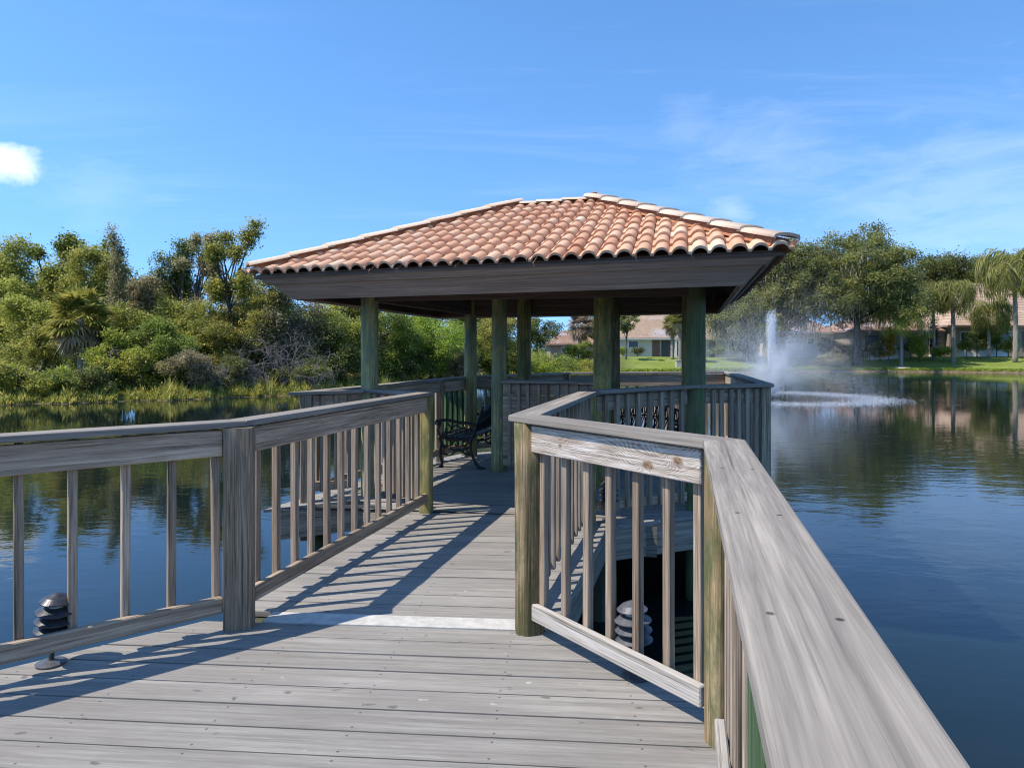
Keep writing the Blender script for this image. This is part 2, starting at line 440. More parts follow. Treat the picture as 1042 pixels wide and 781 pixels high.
def lathe_bm(bm, prof, seg=20, cx=0, cy=0, sm=True):
    rings = [[bm.verts.new((cx + r * math.cos(2 * PI * k / seg), cy + r * math.sin(2 * PI * k / seg), z)) for k in range(seg)] for r, z in prof]
    for i in range(len(rings) - 1):
        for k in range(seg):
            bm.faces.new((rings[i][k], rings[i][(k + 1) % seg], rings[i + 1][(k + 1) % seg], rings[i + 1][k])).smooth = sm
def face_attr(me, vals):
    a = me.attributes.new('tint', 'FLOAT', 'FACE')
    a.data.foreach_set('value', np.asarray(vals, dtype=np.float32))
def quads_mesh(name, V, tint):
    """V: (n,4,3) array of separate quads"""
    n = len(V)
    me = bpy.data.meshes.new(name)
    me.vertices.add(n * 4); me.loops.add(n * 4); me.polygons.add(n)
    me.vertices.foreach_set('co', np.ascontiguousarray(V, dtype=np.float32).ravel())
    me.loops.foreach_set('vertex_index', np.arange(n * 4, dtype=np.int32))
    me.polygons.foreach_set('loop_start', np.arange(0, n * 4, 4, dtype=np.int32))
    me.update(calc_edges=True)
    face_attr(me, tint)
    return me
# ================================================================= boardwalk
L0, A, B = (-3.15, 2.75), (-1.617, 4.03), (-.87, 6.85)
P1, J, K, P4, MM, HH = (-1.62, 7.62), (-2.2, 7.3), (-1.065, 10.0), (-.70, 10.6), (.9, 11.4), (3.635, 11.5)
N0, D, C, E, P5, G = (-.083, -.99), (.887, 2.85), (.07, 3.99), (.735, 6.4), (1.87, 6.9), (2.66, 7.15)
LZ = {'L0': 1.2}
left_pts = [(L0, 1.2), (A, 1.2), (B, 1.2), (P1, 1.186), (J, 1.18), (K, 1.21), (P4, 1.225), (MM, 1.26), (HH, 1.274)]
right_pts = [(N0, 1.233), (D, 1.233), (C, 1.233), (E, 1.24), (P5, 1.272), (G, 1.27), (HH, 1.274)]

def offset_poly(pts, d, closed=False):
    """offset an open polyline to its left by d, with mitres"""
    out = []
    n = len(pts)
    for i in range(n):
        p = Vector(pts[i]).to_2d()
        def nrm(a, b):
            t = (Vector(b).to_2d() - Vector(a).to_2d()).normalized()
            return Vector((-t.y, t.x))
        n1 = nrm(pts[i - 1], pts[i]) if i > 0 or closed else None
        n2 = nrm(pts[i], pts[(i + 1) % n]) if i < n - 1 or closed else None
        if n1 is None: m = n2
        elif n2 is None: m = n1
        else:
            m = (n1 + n2).normalized()
            m = m / max(.35, m.dot(n1))
        out.append(p + m * d)
    return out

OUT = .17
lo = offset_poly([p for p, z in left_pts], OUT)
ro = offset_poly([p for p, z in right_pts], -OUT)
deck_poly = list(lo[:-1]) + [Vector((HH[0] + .17, HH[1] + .17))] + list(ro[:-1])[::-1] + [Vector((-3.4, -1.2))]
BA = math.radians(4.6)
bu, bn = Vector((math.cos(BA), -math.sin(BA))), Vector((math.sin(BA), math.cos(BA)))

def clip_half(poly, n, c, keep_gt):
    out = []
    for i in range(len(poly)):
        p, q = poly[i], poly[(i + 1) % len(poly)]
        dp, dq = p.dot(n) - c, q.dot(n) - c
        if not keep_gt: dp, dq = -dp, -dq
        if dp >= 0: out.append(p)
        if (dp > 0 and dq < 0) or (dp < 0 and dq > 0):
            t = dp / (dp - dq); out.append(p + (q - p) * t)
    return out

walk = thing('boardwalk', None, None, (0, 0, 0))
walk['kind'] = 'structure'
DECK_M = Matrix(((bu.x, bn.x, 0, 0), (bu.y, bn.y, 0, 0), (0, 0, 1, 0), (0, 0, 0, 1)))
def deck_boards(name, poly, t0, t1, w, gap=.006):
    bm = bmesh.new(); tint = []
    k = int(math.ceil((t1 - t0) / w))
    rnd = random.Random(5)
    for i in range(k):
        a, b2 = t0 + i * w, min(t0 + (i + 1) * w, t1)
        if b2 - a < .02: continue
        q = clip_half(clip_half(poly, bn, a + gap / 2, True), bn, b2 - gap / 2, False)
        q = [v for j, v in enumerate(q) if (v - q[j - 1]).length > 1e-4]
        if len(q) < 3: continue
        # long runs are made of two boards butted at a staggered joint
        us = [v.dot(bu) for v in q]
        cuts = [min(us)]
        cuts.append(max(us))
        dz = rnd.uniform(-.002, .002)
        for c0, c1 in zip(cuts[:-1], cuts[1:]):
            qq = q
            if len(cuts) > 2:
                qq = clip_half(clip_half(q, bu, c0 + .002, True), bu, c1 - .002, False)
            qq = [v for j, v in enumerate(qq) if (v - qq[j - 1]).length > 1e-4]
            if len(qq) < 3: continue
            t = rnd.random()
            lc = [(v.dot(bu), v.dot(bn)) for v in qq]
            top = [bm.verts.new((x, y, dz)) for x, y in lc]
            bot = [bm.verts.new((x, y, -.032)) for x, y in lc]
            try:
                f = bm.faces.new(top)
                if f.normal.z == 0: f.normal_update()
                bm.faces.new(bot[::-1]); tint += [t, t]
                for j in range(len(top)):
                    bm.faces.new((top[j], bot[j], bot[(j + 1) % len(top)], top[(j + 1) % len(top)])); tint.append(t)
            except ValueError:
                pass
    bmesh.ops.recalc_face_normals(bm, faces=bm.faces[:])
    me = bm_mesh(bm, name)
    face_attr(me, tint)
    return link(name, me, MAT['deck'], walk, DECK_M)
deck_boards('deck_boards', deck_poly, 3.915 - 28 * .182, 3.915, .182, .0115)
deck_boards('deck_boards', deck_poly, 4.075, 12.4, .183, .009)
# metal strip over the joint
q = clip_half(clip_half(deck_poly, bn, 3.918, True), bn, 4.072, False)
q = clip_half(clip_half(q, bu, -1.80, True), bu, -.24, False)
bm = bmesh.new()
lc = [(v.dot(bu), v.dot(bn)) for v in q]
top = [bm.verts.new((x, y, .004)) for x, y in lc]; bot = [bm.verts.new((x, y, -.03)) for x, y in lc]
bm.faces.new(top); bm.faces.new(bot[::-1])
for j in range(len(top)): bm.faces.new((top[j], bot[j], bot[(j + 1) % len(top)], top[(j + 1) % len(top)]))
bmesh.ops.recalc_face_normals(bm, faces=bm.faces[:])
link('joint_plate', bm_mesh(bm, 'joint_plate'), MAT['strip'], walk, DECK_M)
# edge joists under the deck rim
inner_l = offset_poly([p for p, z in left_pts], OUT - .045)
inner_r = offset_poly([p for p, z in right_pts], -(OUT - .045))
for pts in (inner_l, inner_r):
    for a, b in zip(pts[:-1], pts[1:]):
        board('edge_joist', (a.x, a.y, -.185), (b.x, b.y, -.185), .30, .045, MAT['edge'], walk, .004)
# cross joists and pilings
pil = []
for pts in (offset_poly([p for p, z in left_pts], .0), offset_poly([p for p, z in right_pts], -.0)[2:]):
    for a, b in zip(pts[:-1], pts[1:]):
        L = (b - a).length
        n = max(1, int(L / 2.1))
        for i in range(n):
            pil.append(a.lerp(b, (i + .08) / n))
for c in ((.2, 8.6), (1.6, 9.4), (.3, 7.2), (-1.4, 2.0), (-.3, 5.3), (.2, 1.4), (-.2, 3.2)): pil.append(Vector(c))
for p in pil:
    round_post('piling', p.x, p.y, WATER - 1.6, -.04, .115, MAT['piling'], walk, 12)
for t in (1.2, 2.9, 5.0, 6.6, 8.2, 9.6):
    qq = clip_half(clip_half(deck_poly, bn, t - .05, True), bn, t + .05, False)
    if len(qq) < 3: continue
    us = [v.dot(bu) for v in qq]
    a = bu * (min(us) + .12) + bn * t; b = bu * (max(us) - .12) + bn * t
    board('cross_joist', (a.x, a.y, -.2), (b.x, b.y, -.2), .28, .09, MAT['edge'], walk, 0)

# ================================================================= railings
CAPT = .036
def caps(parent, pts, w, mat, skip=(), lap=None):
    ax = [p for p, z in pts]
    le, ri = offset_poly(ax, w / 2), offset_poly(ax, -w / 2)
    for i in range(len(pts) - 1):
        if i in skip: continue
        a, b = Vector((*ax[i], pts[i][1])), Vector((*ax[i + 1], pts[i + 1][1]))
        fm = frame(a, b); inv = fm.inverted()
        bm = bmesh.new()
        cs = [(le[i], a.z), (ri[i], a.z), (ri[i + 1], b.z), (le[i + 1], b.z)]
        ctr = (Vector((*ax[i], 0)) + Vector((*ax[i + 1], 0))) / 2
        top = []; bot = []
        for (c, z) in cs:
            p = Vector((c.x, c.y, z))
            p = p + (Vector((ctr.x, ctr.y, z)) - p).normalized() * .0015
            top.append(bm.verts.new(inv @ p)); bot.append(bm.verts.new(inv @ (p - Vector((0, 0, CAPT)))))
        bm.faces.new(top); bm.faces.new(bot[::-1])
        for j in range(4): bm.faces.new((top[j], bot[j], bot[(j + 1) % 4], top[(j + 1) % 4]))
        bmesh.ops.recalc_face_normals(bm, faces=bm.faces[:])
        bmesh.ops.bevel(bm, geom=bm.edges[:], offset=.006, segments=2, affect='EDGES', profile=.5)
        link('cap_rail', bm_mesh(bm, 'cap_rail'), mat, parent, fm)

def section(parent, a, b, nb, side, ta=.09, tb=.09, mtop='rail', mbot='rail', mbal='baluster', low=.10, toph=.15, gap=.012, bw=.042, rnd=random.Random(3), ba=None, bb=None, bottom=True):
    (pa, za), (pb, zb) = a, b
    pa, pb = Vector(pa), Vector(pb)
    t = (pb - pa).normalized(); n = Vector((-t.y, t.x)) * side
    L = (pb - pa).length
    q0, q1 = pa + t * ta + n * .03, pb - t * tb + n * .03
    zt0, zt1 = za - CAPT - gap - toph / 2, zb - CAPT - gap - toph / 2
    board('top_rail', (q0.x, q0.y, zt0 + rnd.uniform(-.004, .004)), (q1.x, q1.y, zt1 + rnd.uniform(-.004, .004)), toph, .038, MAT[mtop], parent, .005)
    if bottom:
        board('bottom_rail', (q0.x, q0.y, low + .047), (q1.x, q1.y, low + .047 + rnd.uniform(-.006, .006)), .094, .04, MAT[mbot], parent, .006)
    # cleat board behind the balusters under the cap
    ua, ub = (ba if ba is not None else ta + .03), (bb if bb is not None else tb + .03)
    for i in range(nb):
        f = (i + .5) / nb
        s = ua + (L - ua - ub) * f + rnd.uniform(-.008, .008)
        p = pa + t * s - n * .013
        zt = za + (zb - za) * s / L - CAPT - .012
        dx = rnd.uniform(-.006, .006)
        o = board('baluster', (p.x, p.y, low + .012 + rnd.uniform(-.02, .005)), (p.x + t.x * dx, p.y + t.y * dx, zt), bw, bw, MAT[mbal], parent, .004, up=(n.x, n.y, 0))

# --- left railing beside the walkway
lr = thing('railing', 'long grey railing on the left with a wide square post in the foreground', 'railing', (A[0], A[1], 0))
caps(lr, [(L0, 1.2), (A, 1.2), (B, 1.2), (P1, 1.186), (J, 1.18)], .155, MAT['cap'], skip=(2, 3))
square_post('railing_post', A[0] + .02, A[1] - .03, -.5, 1.2 - CAPT - .002, .158, MAT['post'], lr, math.radians(12))
square_post('railing_post', B[0] + .012, B[1] - .02, -.5, 1.2 - CAPT - .002, .125, MAT['greendark'], lr, math.radians(-10), .03)
square_post('railing_post', L0[0], L0[1], -.5, 1.2 - CAPT - .002, .15, MAT['post'], lr, math.radians(40))
section(lr, (L0, 1.2), (A, 1.2), 8, -1, .08, .10, ba=.12, bb=.0)
section(lr, (A, 1.2), (B, 1.2), 13, -1, .10, .075, ba=.08, bb=.08)

# --- right railing beside the camera
rr = thing('railing', 'bleached railing at the right foreground with a wide cap board and a knotty top board', 'railing', (D[0], D[1], 0))
caps(rr, right_pts[:5], .172, MAT['cap'], skip=(3,))
square_post('railing_post', .857, 2.80, -.5, 1.233 - CAPT - .002, .112, MAT['log'], rr, math.radians(20), .03)
round_post('railing_post', .098, 3.925, -.5, 1.233 - CAPT - .002, .083, MAT['log'], rr, 20, .008)
square_post('railing_post', .72, 6.4, -.5, 1.24 - CAPT - .002, .115, MAT['greendark'], rr, math.radians(20), .03)
section(rr, right_pts[1], right_pts[2], 7, 1, .085, .055, 'knotty', 'pale', 'baluster', low=.09, toph=.15, ba=.05, bb=.085)
section(rr, right_pts[2], right_pts[3], 13, 1, .10, .08, 'rail', 'rail')
section(rr, right_pts[0], right_pts[1], 22, 1, .06, .24, 'algae', 'pale', bb=.07)
# green post half hidden under the cap
MAT['algaegreen'] = wood('algae_covered_post', (.03, .05, .022), (.065, .115, .05), (.14, .20, .09), along='Z', bumps=.5)
t = (Vector(D) - Vector(N0)).normalized()
p = Vector(D) - t * 2.05 + Vector((-t.y, t.x)) * .014
square_post('railing_post', p.x, p.y, -.5, 1.233 - CAPT - .002, .13, MAT['algaegreen'], rr, math.radians(-14), .02)

# --- gazebo railings
gl = thing('railing', 'grey railing round the left bay of the gazebo behind the long left railing', 'railing', (J[0], J[1], 0))
gpts = left_pts
caps(gl, [left_pts[1]] + gpts[2:7], .15, MAT['cap'], skip=(0,))
for (p, z), r in ((gpts[4], 1), (gpts[5], 1)):
    square_post('railing_post', p[0], p[1], -.4, z - CAPT - .002, .12, MAT['post'], gl, math.radians(14), .015)
section(gl, gpts[2], gpts[3], 5, -1, .08, .10)
section(gl, gpts[3], gpts[4], 3, -1, .10, .07)
section(gl, gpts[4], gpts[5], 15, -1, .07, .07)
section(gl, gpts[5], gpts[6], 4, -1, .07, .02, mbal='algae')

gr = thing('railing', 'dark weathered railing round the right bay of the gazebo in front of the fountain', 'railing', (G[0], G[1], 0))
caps(gr, [right_pts[2], right_pts[3], right_pts[4], right_pts[5], right_pts[6], gpts[7]], .15, MAT['cap'], skip=(0, 4))
square_post('railing_post', G[0] - .02, G[1] + .02, -.4, 1.27 - CAPT - .002, .115, MAT['post'], gr, math.radians(14), .015)
section(gr, right_pts[3], right_pts[4], 8, 1, .07, .11)
section(gr, right_pts[4], right_pts[5], 6, 1, .10, .06)
section(gr, right_pts[5], right_pts[6], 20, 1, .07, .07)

gb = thing('railing', 'grey railing along the far side of the gazebo facing the green lawn', 'railing', (MM[0], MM[1], 0))
caps(gb, [gpts[5], gpts[6], gpts[7], gpts[8], right_pts[5]], .15, MAT['cap'], skip=(0, 3))
for p, z in (gpts[7], gpts[8]):
    square_post('railing_post', p[0], p[1], -.4, z - CAPT - .002, .12, MAT['post'], gb, 0, .015)
section(gb, gpts[6], gpts[7], 9, -1, .02, .07, mtop='rail')
section(gb, gpts[7], gpts[8], 15, -1, .07, .07, mtop='rail', toph=.19)

mi = thing('railing', 'short grey railing between the two middle round posts inside the gazebo', 'railing', (.5, 8.9, 0))
caps(mi, [((-.12, 9.02), 1.232), ((1.05, 8.75), 1.232)], .30, MAT['cap'])
section(mi, ((-.12, 9.02), 1.232), ((1.05, 8.75), 1.232), 9, 1, .0, .0)
board('back_board', (-.12, 9.10, .62), (1.05, 8.83, .62), .8, .03, MAT['rail'], mi, .004)

# ================================================================= gazebo
YAW = math.radians(-19.7)
GO = Vector((-2.68, 6.95, 0))
gz = thing('gazebo', 'open gazebo with a terracotta barrel tile hip roof on round green posts', 'gazebo', GO, YAW)
GM = WM[gz]; GI = GM.inverted()
W_, D_, EZ, RISE, RUN = 5.10, 4.8, 2.385, 1.01, 2.4
RL, RR = 2.27, 3.23
SHK = -.092
def SH(p):
    return Vector((p[0] + SHK * p[1], p[1], p[2]))
def roof_z(x, y):
    """tile plane height over gazebo-local x,y"""
    return EZ + min(y / RUN, (D_ - y) / RUN, x / RL, (W_ - x) / (W_ - RR)) * RISE
posts = [(P1[0] + .02, P1[1] + .05, .098, 'greenpost'), (-.172, 9.2, .105, 'greenpost'), (1.086, 8.2, .108, 'greendark'), (1.866, 6.93, .098, 'algaepost'),
         (-.634, 10.5, .098, 'greenpost'), (.18, 10.1, .104, 'greendark'), (1.44, 9.72, .098, 'log'), (2.43, 9.37, .10, 'greendark')]
MAT['algaepost'] = wood('algae_green_post_wood', (0.070, 0.096, 0.042), (0.140, 0.204, 0.089), (0.266, 0.312, 0.147), along='Z', moss=(.19, .18, .11), bumps=.4)
for x, y, r, m in posts:
    l = GI @ Vector((x, y, 0)); l.x -= SHK * l.y
    round_post('post', x, y, -.9 if (x, y) == posts[0][:2] or y < 7 else -.03, roof_z(l.x, l.y) - .06, r, MAT[m], gz, 22, .004, .04)
def gloc(p): return GM @ SH(p)
# perimeter beams, bottom at 2.17
def beam(a, b, zc=2.30, h=.26, w=.09, inset=0):
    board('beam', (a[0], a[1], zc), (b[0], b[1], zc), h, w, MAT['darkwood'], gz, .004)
p1, p4, p8, p5 = Vector(posts[0][:2]), Vector(posts[4][:2]), Vector(posts[7][:2]), Vector(posts[3][:2])
def ext(a, b, e=.12):
    d = (b - a).normalized() * e
    return a - d, b + d
for a, b, off in ((p1, p4, -.05), (p4, p8, .05), (p8, p5, .05), (p5, p1, .05)):
    a2, b2 = ext(a, b, -.06)
    beam(a2, b2, 2.30)
# inclined fascia in two boards on every side
def ring(nx0, ny0, nx1, ny1, z):
    return [Vector((nx0, ny0, z)), Vector((W_ - nx1, ny0, z)), Vector((W_ - nx1, D_ - ny1, z)), Vector((nx0, D_ - ny1, z))]
lev = [ring(.36, .27, .32, .27, 2.143), ring(.19, .13, .17, .13, 2.295), ring(.175, .12, .155, .12, 2.292), ring(.08, .05, .07, .05, 2.372)]
for s in range(4):
    for lo_, hi_ in ((0, 1), (2, 3)):
        bm = bmesh.new()
        a, b = lev[lo_][s], lev[lo_][(s + 1) % 4]
        c, d = lev[hi_][(s + 1) % 4], lev[hi_][s]
        if lo_ == 2:
            up = Vector((0, 0, .008)); a, b = a + up, b + up
        nrm = (b - a).cross(d - a).normalized()
        fm = frame(gloc(a), gloc(b)); inv = fm.inverted()
        out = nrm * (.014 if lo_ == 2 else 0)
        e = (b - a).normalized() * .035
        o4 = [bm.verts.new(inv @ gloc(p + out)) for p in (a, b, c, d)]
        i4 = [bm.verts.new(inv @ gloc(p - nrm * .035)) for p in (a + e, b - e, c - e, d + e)]
        bm.faces.new(o4); bm.faces.new(i4[::-1])
        for j in range(4): bm.faces.new((o4[j], i4[j], i4[(j + 1) % 4], o4[(j + 1) % 4]))
        bmesh.ops.recalc_face_normals(bm, faces=bm.faces[:])
        link('fascia_board', bm_mesh(bm, 'fascia_board'), MAT['fascia'], gz, fm)
# roof sheathing (seen from below)
bm = bmesh.new()
def sheath(dz, flip):
    c = [bm.verts.new((x, y, EZ + dz + .0)) for x, y in ((.04, .04), (W_ - .04, .04), (W_ - .04, D_ - .04), (.04, D_ - .04))]
    r = [bm.verts.new((RL, RUN, EZ + RISE + dz)), bm.verts.new((RR, RUN, EZ + RISE + dz))]
    fs = [(c[0], c[1], r[1], r[0]), (c[1], c[2], r[1]), (c[2], c[3], r[0], r[1]), (c[3], c[0], r[0])]
    for f in fs: bm.faces.new(f[::-1] if flip else f)
    return c
c1 = sheath(-.012, False); c2 = sheath(-.04, True)
for j in range(4): bm.faces.new((c1[j], c2[j], c2[(j + 1) % 4], c1[(j + 1) % 4]))
for v in bm.verts: v.co = SH(v.co)
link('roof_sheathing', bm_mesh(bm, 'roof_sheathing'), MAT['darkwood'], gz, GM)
# rafters
def rafter(p, q):
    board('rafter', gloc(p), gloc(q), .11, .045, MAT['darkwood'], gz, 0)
def rz_(x, y): return roof_z(x, y) - .105
for i in range(1, 13):
    x = W_ * i / 13
    hy = min(RUN, x * RUN / RL, (W_ - x) * RUN / (W_ - RR))
    if hy < .5: continue
    for fl in (0, 1):
        y0, y1 = .2, hy - .03
        if fl: y0, y1 = D_ - y0, D_ - y1
        rafter((x, y0, rz_(x, y0)), (x, y1, rz_(x, y1)))
for i in range(1, 12):
    y = D_ * i / 12
    fy = min(y, D_ - y) / RUN
    if fy < .2: continue
    rafter((.3, y, rz_(.3, y)), (RL * fy - .03, y, rz_(RL * fy - .03, y)))
    rafter((W_ - .3, y, rz_(W_ - .3, y)), (W_ - (W_ - RR) * fy + .03, y, rz_(W_ - (W_ - RR) * fy + .03, y)))

# barrel tiles
def tile_slope(o, al, upd, L, run, top0, top1, seed, name='tile_roof'):
    """o: eave corner, al: unit vector along the eave, upd: horizontal unit vector up the slope"""
    o, al, upd = Vector(o), Vector(al), Vector(upd)
    sl = math.hypot(run, RISE)
    sdir = (upd * run + Vector((0, 0, RISE))) / sl
    nrm = al.cross(sdir).normalized()
    if nrm.z < 0: nrm = -nrm
    w, ex = .150, sl / 10.0
    bm = bmesh.new(); tint = []
    rnd = random.Random(seed)
    prof = []
    for k in range(13):
        t = k / 12
        if t < .22: prof.append((t * w, .002))
        else:
            u = (t - .2) / .8
            prof.append((t * w, .002 + .047 * max(0, 1 - (2 * u - 1) ** 2) ** .6))
    tl = bm.faces.layers.float.new('tint')
    for i in range(-1, int(L / w) + 2):
        rowr = rnd.uniform(-.003, .003)
        for j in range(10):
            ti = min(1, max(0, rnd.gauss(.52, .16)))
            s0, s1 = j * ex - (.03 if j == 0 else .012), (j + 1) * ex + .02
            ja, jh, js = rnd.uniform(-.004, .004) + rowr, rnd.uniform(-.002, .003), rnd.uniform(-.008, .008)
            # skip tiles wholly outside the slope
            f = j / 10
            if i * w + w < top0 * f - .05 or i * w > L - (L - top1) * f + .05: continue
            rows = []
            for (s, hb) in ((s0 + js, .006), (s0 + js, .027), ((s0 + s1) / 2, .015), (s1, .002)):
                rows.append([bm.verts.new(o + al * (i * w + a + ja) + sdir * s + nrm * (h + hb + jh)) for a, h in prof])
            for r in range(3):
                for k in range(12):
                    fc = bm.faces.new((rows[r][k], rows[r][k + 1], rows[r + 1][k + 1], rows[r + 1][k]))
                    fc[tl] = ti; fc.smooth = r > 0
    # cut along the hips
    for (p0, p1, sgn) in ((o, o + al * top0 + upd * run, 1), (o + al * L, o + al * top1 + upd * run, -1)):
        d = (p1 - p0); d.z = 0; d.normalize()
        n2 = Vector((-d.y, d.x, 0))
        if (o + al * (L / 2) - p0).dot(n2) > 0: n2 = -n2
        bmesh.ops.bisect_plane(bm, geom=bm.verts[:] + bm.edges[:] + bm.faces[:], plane_co=p0, plane_no=n2, clear_outer=True)
    # nothing above the ridge
    bmesh.ops.bisect_plane(bm, geom=bm.verts[:] + bm.edges[:] + bm.faces[:], plane_co=o + upd * (run + .01), plane_no=upd, clear_outer=True)
    for v in bm.verts: v.co = SH(v.co)
    bmesh.ops.recalc_face_normals(bm, faces=bm.faces[:])
    me = bm_mesh(bm, name)
    return link(name, me, MAT['tile'], gz, GM)
tr_front = tile_slope((0, 0, EZ), (1, 0, 0), (0, 1, 0), W_, RUN, RL, RR, 1)
tr_right = tile_slope((W_, 0, EZ), (0, 1, 0), (-1, 0, 0), D_, W_ - RR, RUN, RUN, 2)
tr_back = tile_slope((W_, D_, EZ), (-1, 0, 0), (0, -1, 0), W_, RUN, W_ - RR, W_ - RL, 3)
tr_left = tile_slope((0, D_, EZ), (0, -1, 0), (1, 0, 0), D_, RL, RUN, RUN, 4)
# hip and ridge caps over an orange mortar bed
def cap_tile(p, q, r, tnt, parent, lift):
    p, q = Vector(p), Vector(q)
    fm = frame(gloc(p), gloc(q)); L = (q - p).length
    bm = bmesh.new()
    def arc(x, rr, up, th):
        return [bm.verts.new((x, rr * 1.02 * math.cos(PI * k / 8) * (1 if True else 1), up + rr * .36 * max(0, math.sin(PI * k / 8)) ** .6 - th)) for k in range(9)]
    a0, a1 = arc(-.03, r, lift + .016, 0), arc(L + .03, r * .92, lift, 0)
    b0 = arc(-.03, r * .90, lift + .016, .020)
    for k in range(8):
        bm.faces.new((a0[k], a0[k + 1], a1[k + 1], a1[k])).smooth = True
        bm.faces.new((b0[k], b0[k + 1], a0[k + 1], a0[k]))
    bmesh.ops.recalc_face_normals(bm, faces=bm.faces[:])
    me = bm_mesh(bm, 'cap_tile')
    face_attr(me, [tnt] * len(me.polygons))
    link('cap_tile', me, MAT['hipcap'], parent, fm)
rnd = random.Random(9)
top = EZ + RISE
hips = [((.03, .03), (RL, RUN), 8, tr_front), ((W_ - .04, .04), (RR, RUN), 8, tr_front), ((W_, D_), (RR, RUN), 8, tr_back), ((0, D_), (RL, RUN), 8, tr_back)]
for (x0, y0), (x1, y1), n, par in hips:
    a, b = Vector((x0, y0, roof_z(x0, y0) + .02)), Vector((x1, y1, top + .02))
    # mortar bed
    bm = bmesh.new(); fm = frame(gloc(a), gloc(b)); L = (b - a).length
    pr = [(.10, -.012), (.075, .05), (-.075, .05), (-.10, -.012)]
    r0 = [bm.verts.new((.03, y, z)) for y, z in pr]; r1 = [bm.verts.new((L - .14, y, z)) for y, z in pr]
    for k in range(3): bm.faces.new((r0[k], r0[k + 1], r1[k + 1], r1[k]))
    bm.faces.new(r0); bm.faces.new(r1[::-1])
    bmesh.ops.recalc_face_normals(bm, faces=bm.faces[:])
    link('mortar_bed', bm_mesh(bm, 'mortar_bed'), MAT['mortar'], par, fm)
    for i in range(n):
        p, q = a.lerp(b, i / n), a.lerp(b, (i + 1) / n)
        cap_tile(p, q, .128, min(1, max(0, rnd.gauss(.62, .2))), par, .045)
for i in range(3):
    p, q = Vector((RL + (RR - RL) * i / 3, RUN, top + .02)), Vector((RL + (RR - RL) * (i + 1) / 3, RUN, top + .02))
    cap_tile(p, q, .11, rnd.random(), tr_front, .0)

# ================================================================= benches
def bench(x, y, rz, label):
    t = thing('bench', label, 'bench', (x, y, 0), rz, 'cast iron benches in the gazebo')
    m = WM[t]
    Lb = 1.15
    def side(yy):
        bm = bmesh.new()
        def tb(pts, r=.014, n=14):
            # Catmull-Rom through x,z points
            P = [Vector((p[0], yy, p[1])) for p in pts]
            P = [P[0] * 2 - P[1]] + P + [P[-1] * 2 - P[-2]]
            out = []
            for i in range(1, len(P) - 2):
                for k in range(5):
                    u = k / 5
                    out.append(.5 * ((2 * P[i]) + (-P[i - 1] + P[i + 1]) * u + (2 * P[i - 1] - 5 * P[i] + 4 * P[i + 1] - P[i + 2]) * u * u + (-P[i - 1] + 3 * P[i] - 3 * P[i + 1] + P[i + 2]) * u ** 3))
            out.append(P[-2])
            tube_bm(bm, out, r * 1.3, 6)
        tb([(.30, .0), (.24, .05), (.27, .20), (.25, .33), (.29, .43)], .017)
        tb([(-.34, .0), (-.27, .05), (-.20, .18), (-.17, .32), (-.19, .42)], .017)
        tb([(.33, .005), (.28, .012), (.22, .01)], .016)
        tb([(-.38, .005), (-.32, .012), (-.27, .01)], .016)
        tb([(.29, .43), (.15, .40), (0, .39), (-.19, .42), (-.27, .62), (-.36, .86)], .016)
        tb([(.25, .33), (.12, .26), (-.02, .24), (-.17, .30)], .012)
        tb([(.27, .20), (.12, .18), (0, .26), (-.1, .2), (-.2, .18)], .011)
        # arm with a scroll
        tb([(.27, .43), (.30, .52), (.27, .61), (.31, .65), (.33, .61), (.29, .60)], .015)
        tb([(.29, .65), (.15, .655), (0, .63), (-.14, .62), (-.26, .60)], .017)
        # leaf scrolls filling the side
        rn = random.Random(4)
        for (cx, cz, r) in ((.16, .53, .07), (.02, .52, .075), (-.12, .52, .06), (.15, .33, .055), (.03, .33, .05), (-.09, .35, .055), (.2, .46, .04), (-.2, .52, .04), (.22, .26, .04), (-.14, .24, .04)):
            pts = []
            a0 = rn.uniform(0, 6)
            for k in range(12):
                a = a0 + k * .55; rr = r * (1 - k * .07)
                pts.append((cx + rr * math.cos(a), cz + rr * math.sin(a)))
            tb(pts, .009)
        link('side_frame', bm_mesh(bm, 'side_frame'), MAT['iron'], t, m)
    side(-Lb / 2); side(Lb / 2)
    for i in range(6):
        xx = .26 - i * .085
        zz = .425 + .02 * ((i - 2.5) / 2.5) ** 2 - .008 * i * .5
        a, b = m @ Vector((xx, -Lb / 2, zz)), m @ Vector((xx, Lb / 2, zz))
        board('seat_slat', a, b, .022, .062, MAT['slat'], t, .004)
    bm = bmesh.new()
    # open-work back: arched top, lower bar, and rows of rings
    def bp(u, v):
        h = .50 + v * (.34 + .07 * math.cos(u * PI * .9))
        return Vector((-.20 - (h - .42) * .40, u * Lb / 2, h))
    for v in (0, .5, 1):
        tube_bm(bm, [bp(-1 + k / 10, v) for k in range(21)], .017 if v == 1 else .012, 6)
    for k in range(17):
        u = -1 + 2 * (k + .5) / 17
        for v in (.25, .75):
            pts = []
            for j in range(9):
                a = 2 * PI * j / 8
                pts.append(bp(u + .055 * math.cos(a), v + .25 * math.sin(a)))
            tube_bm(bm, pts, .010, 5, cap=False)
        tube_bm(bm, [bp(u - .05, .02), bp(u + .02, .5), bp(u - .04, .98)], .008, 5)
    link('backrest', bm_mesh(bm, 'backrest'), MAT['iron'], t, m)
    return t
# front faces local +x
bench(-.60, 9.98, PI - math.radians(14), 'black cast iron bench beside the round post at the end of the walkway')
bench(1.72, 9.45, PI + math.radians(60), 'black cast iron bench seen through the balusters of the right bay')

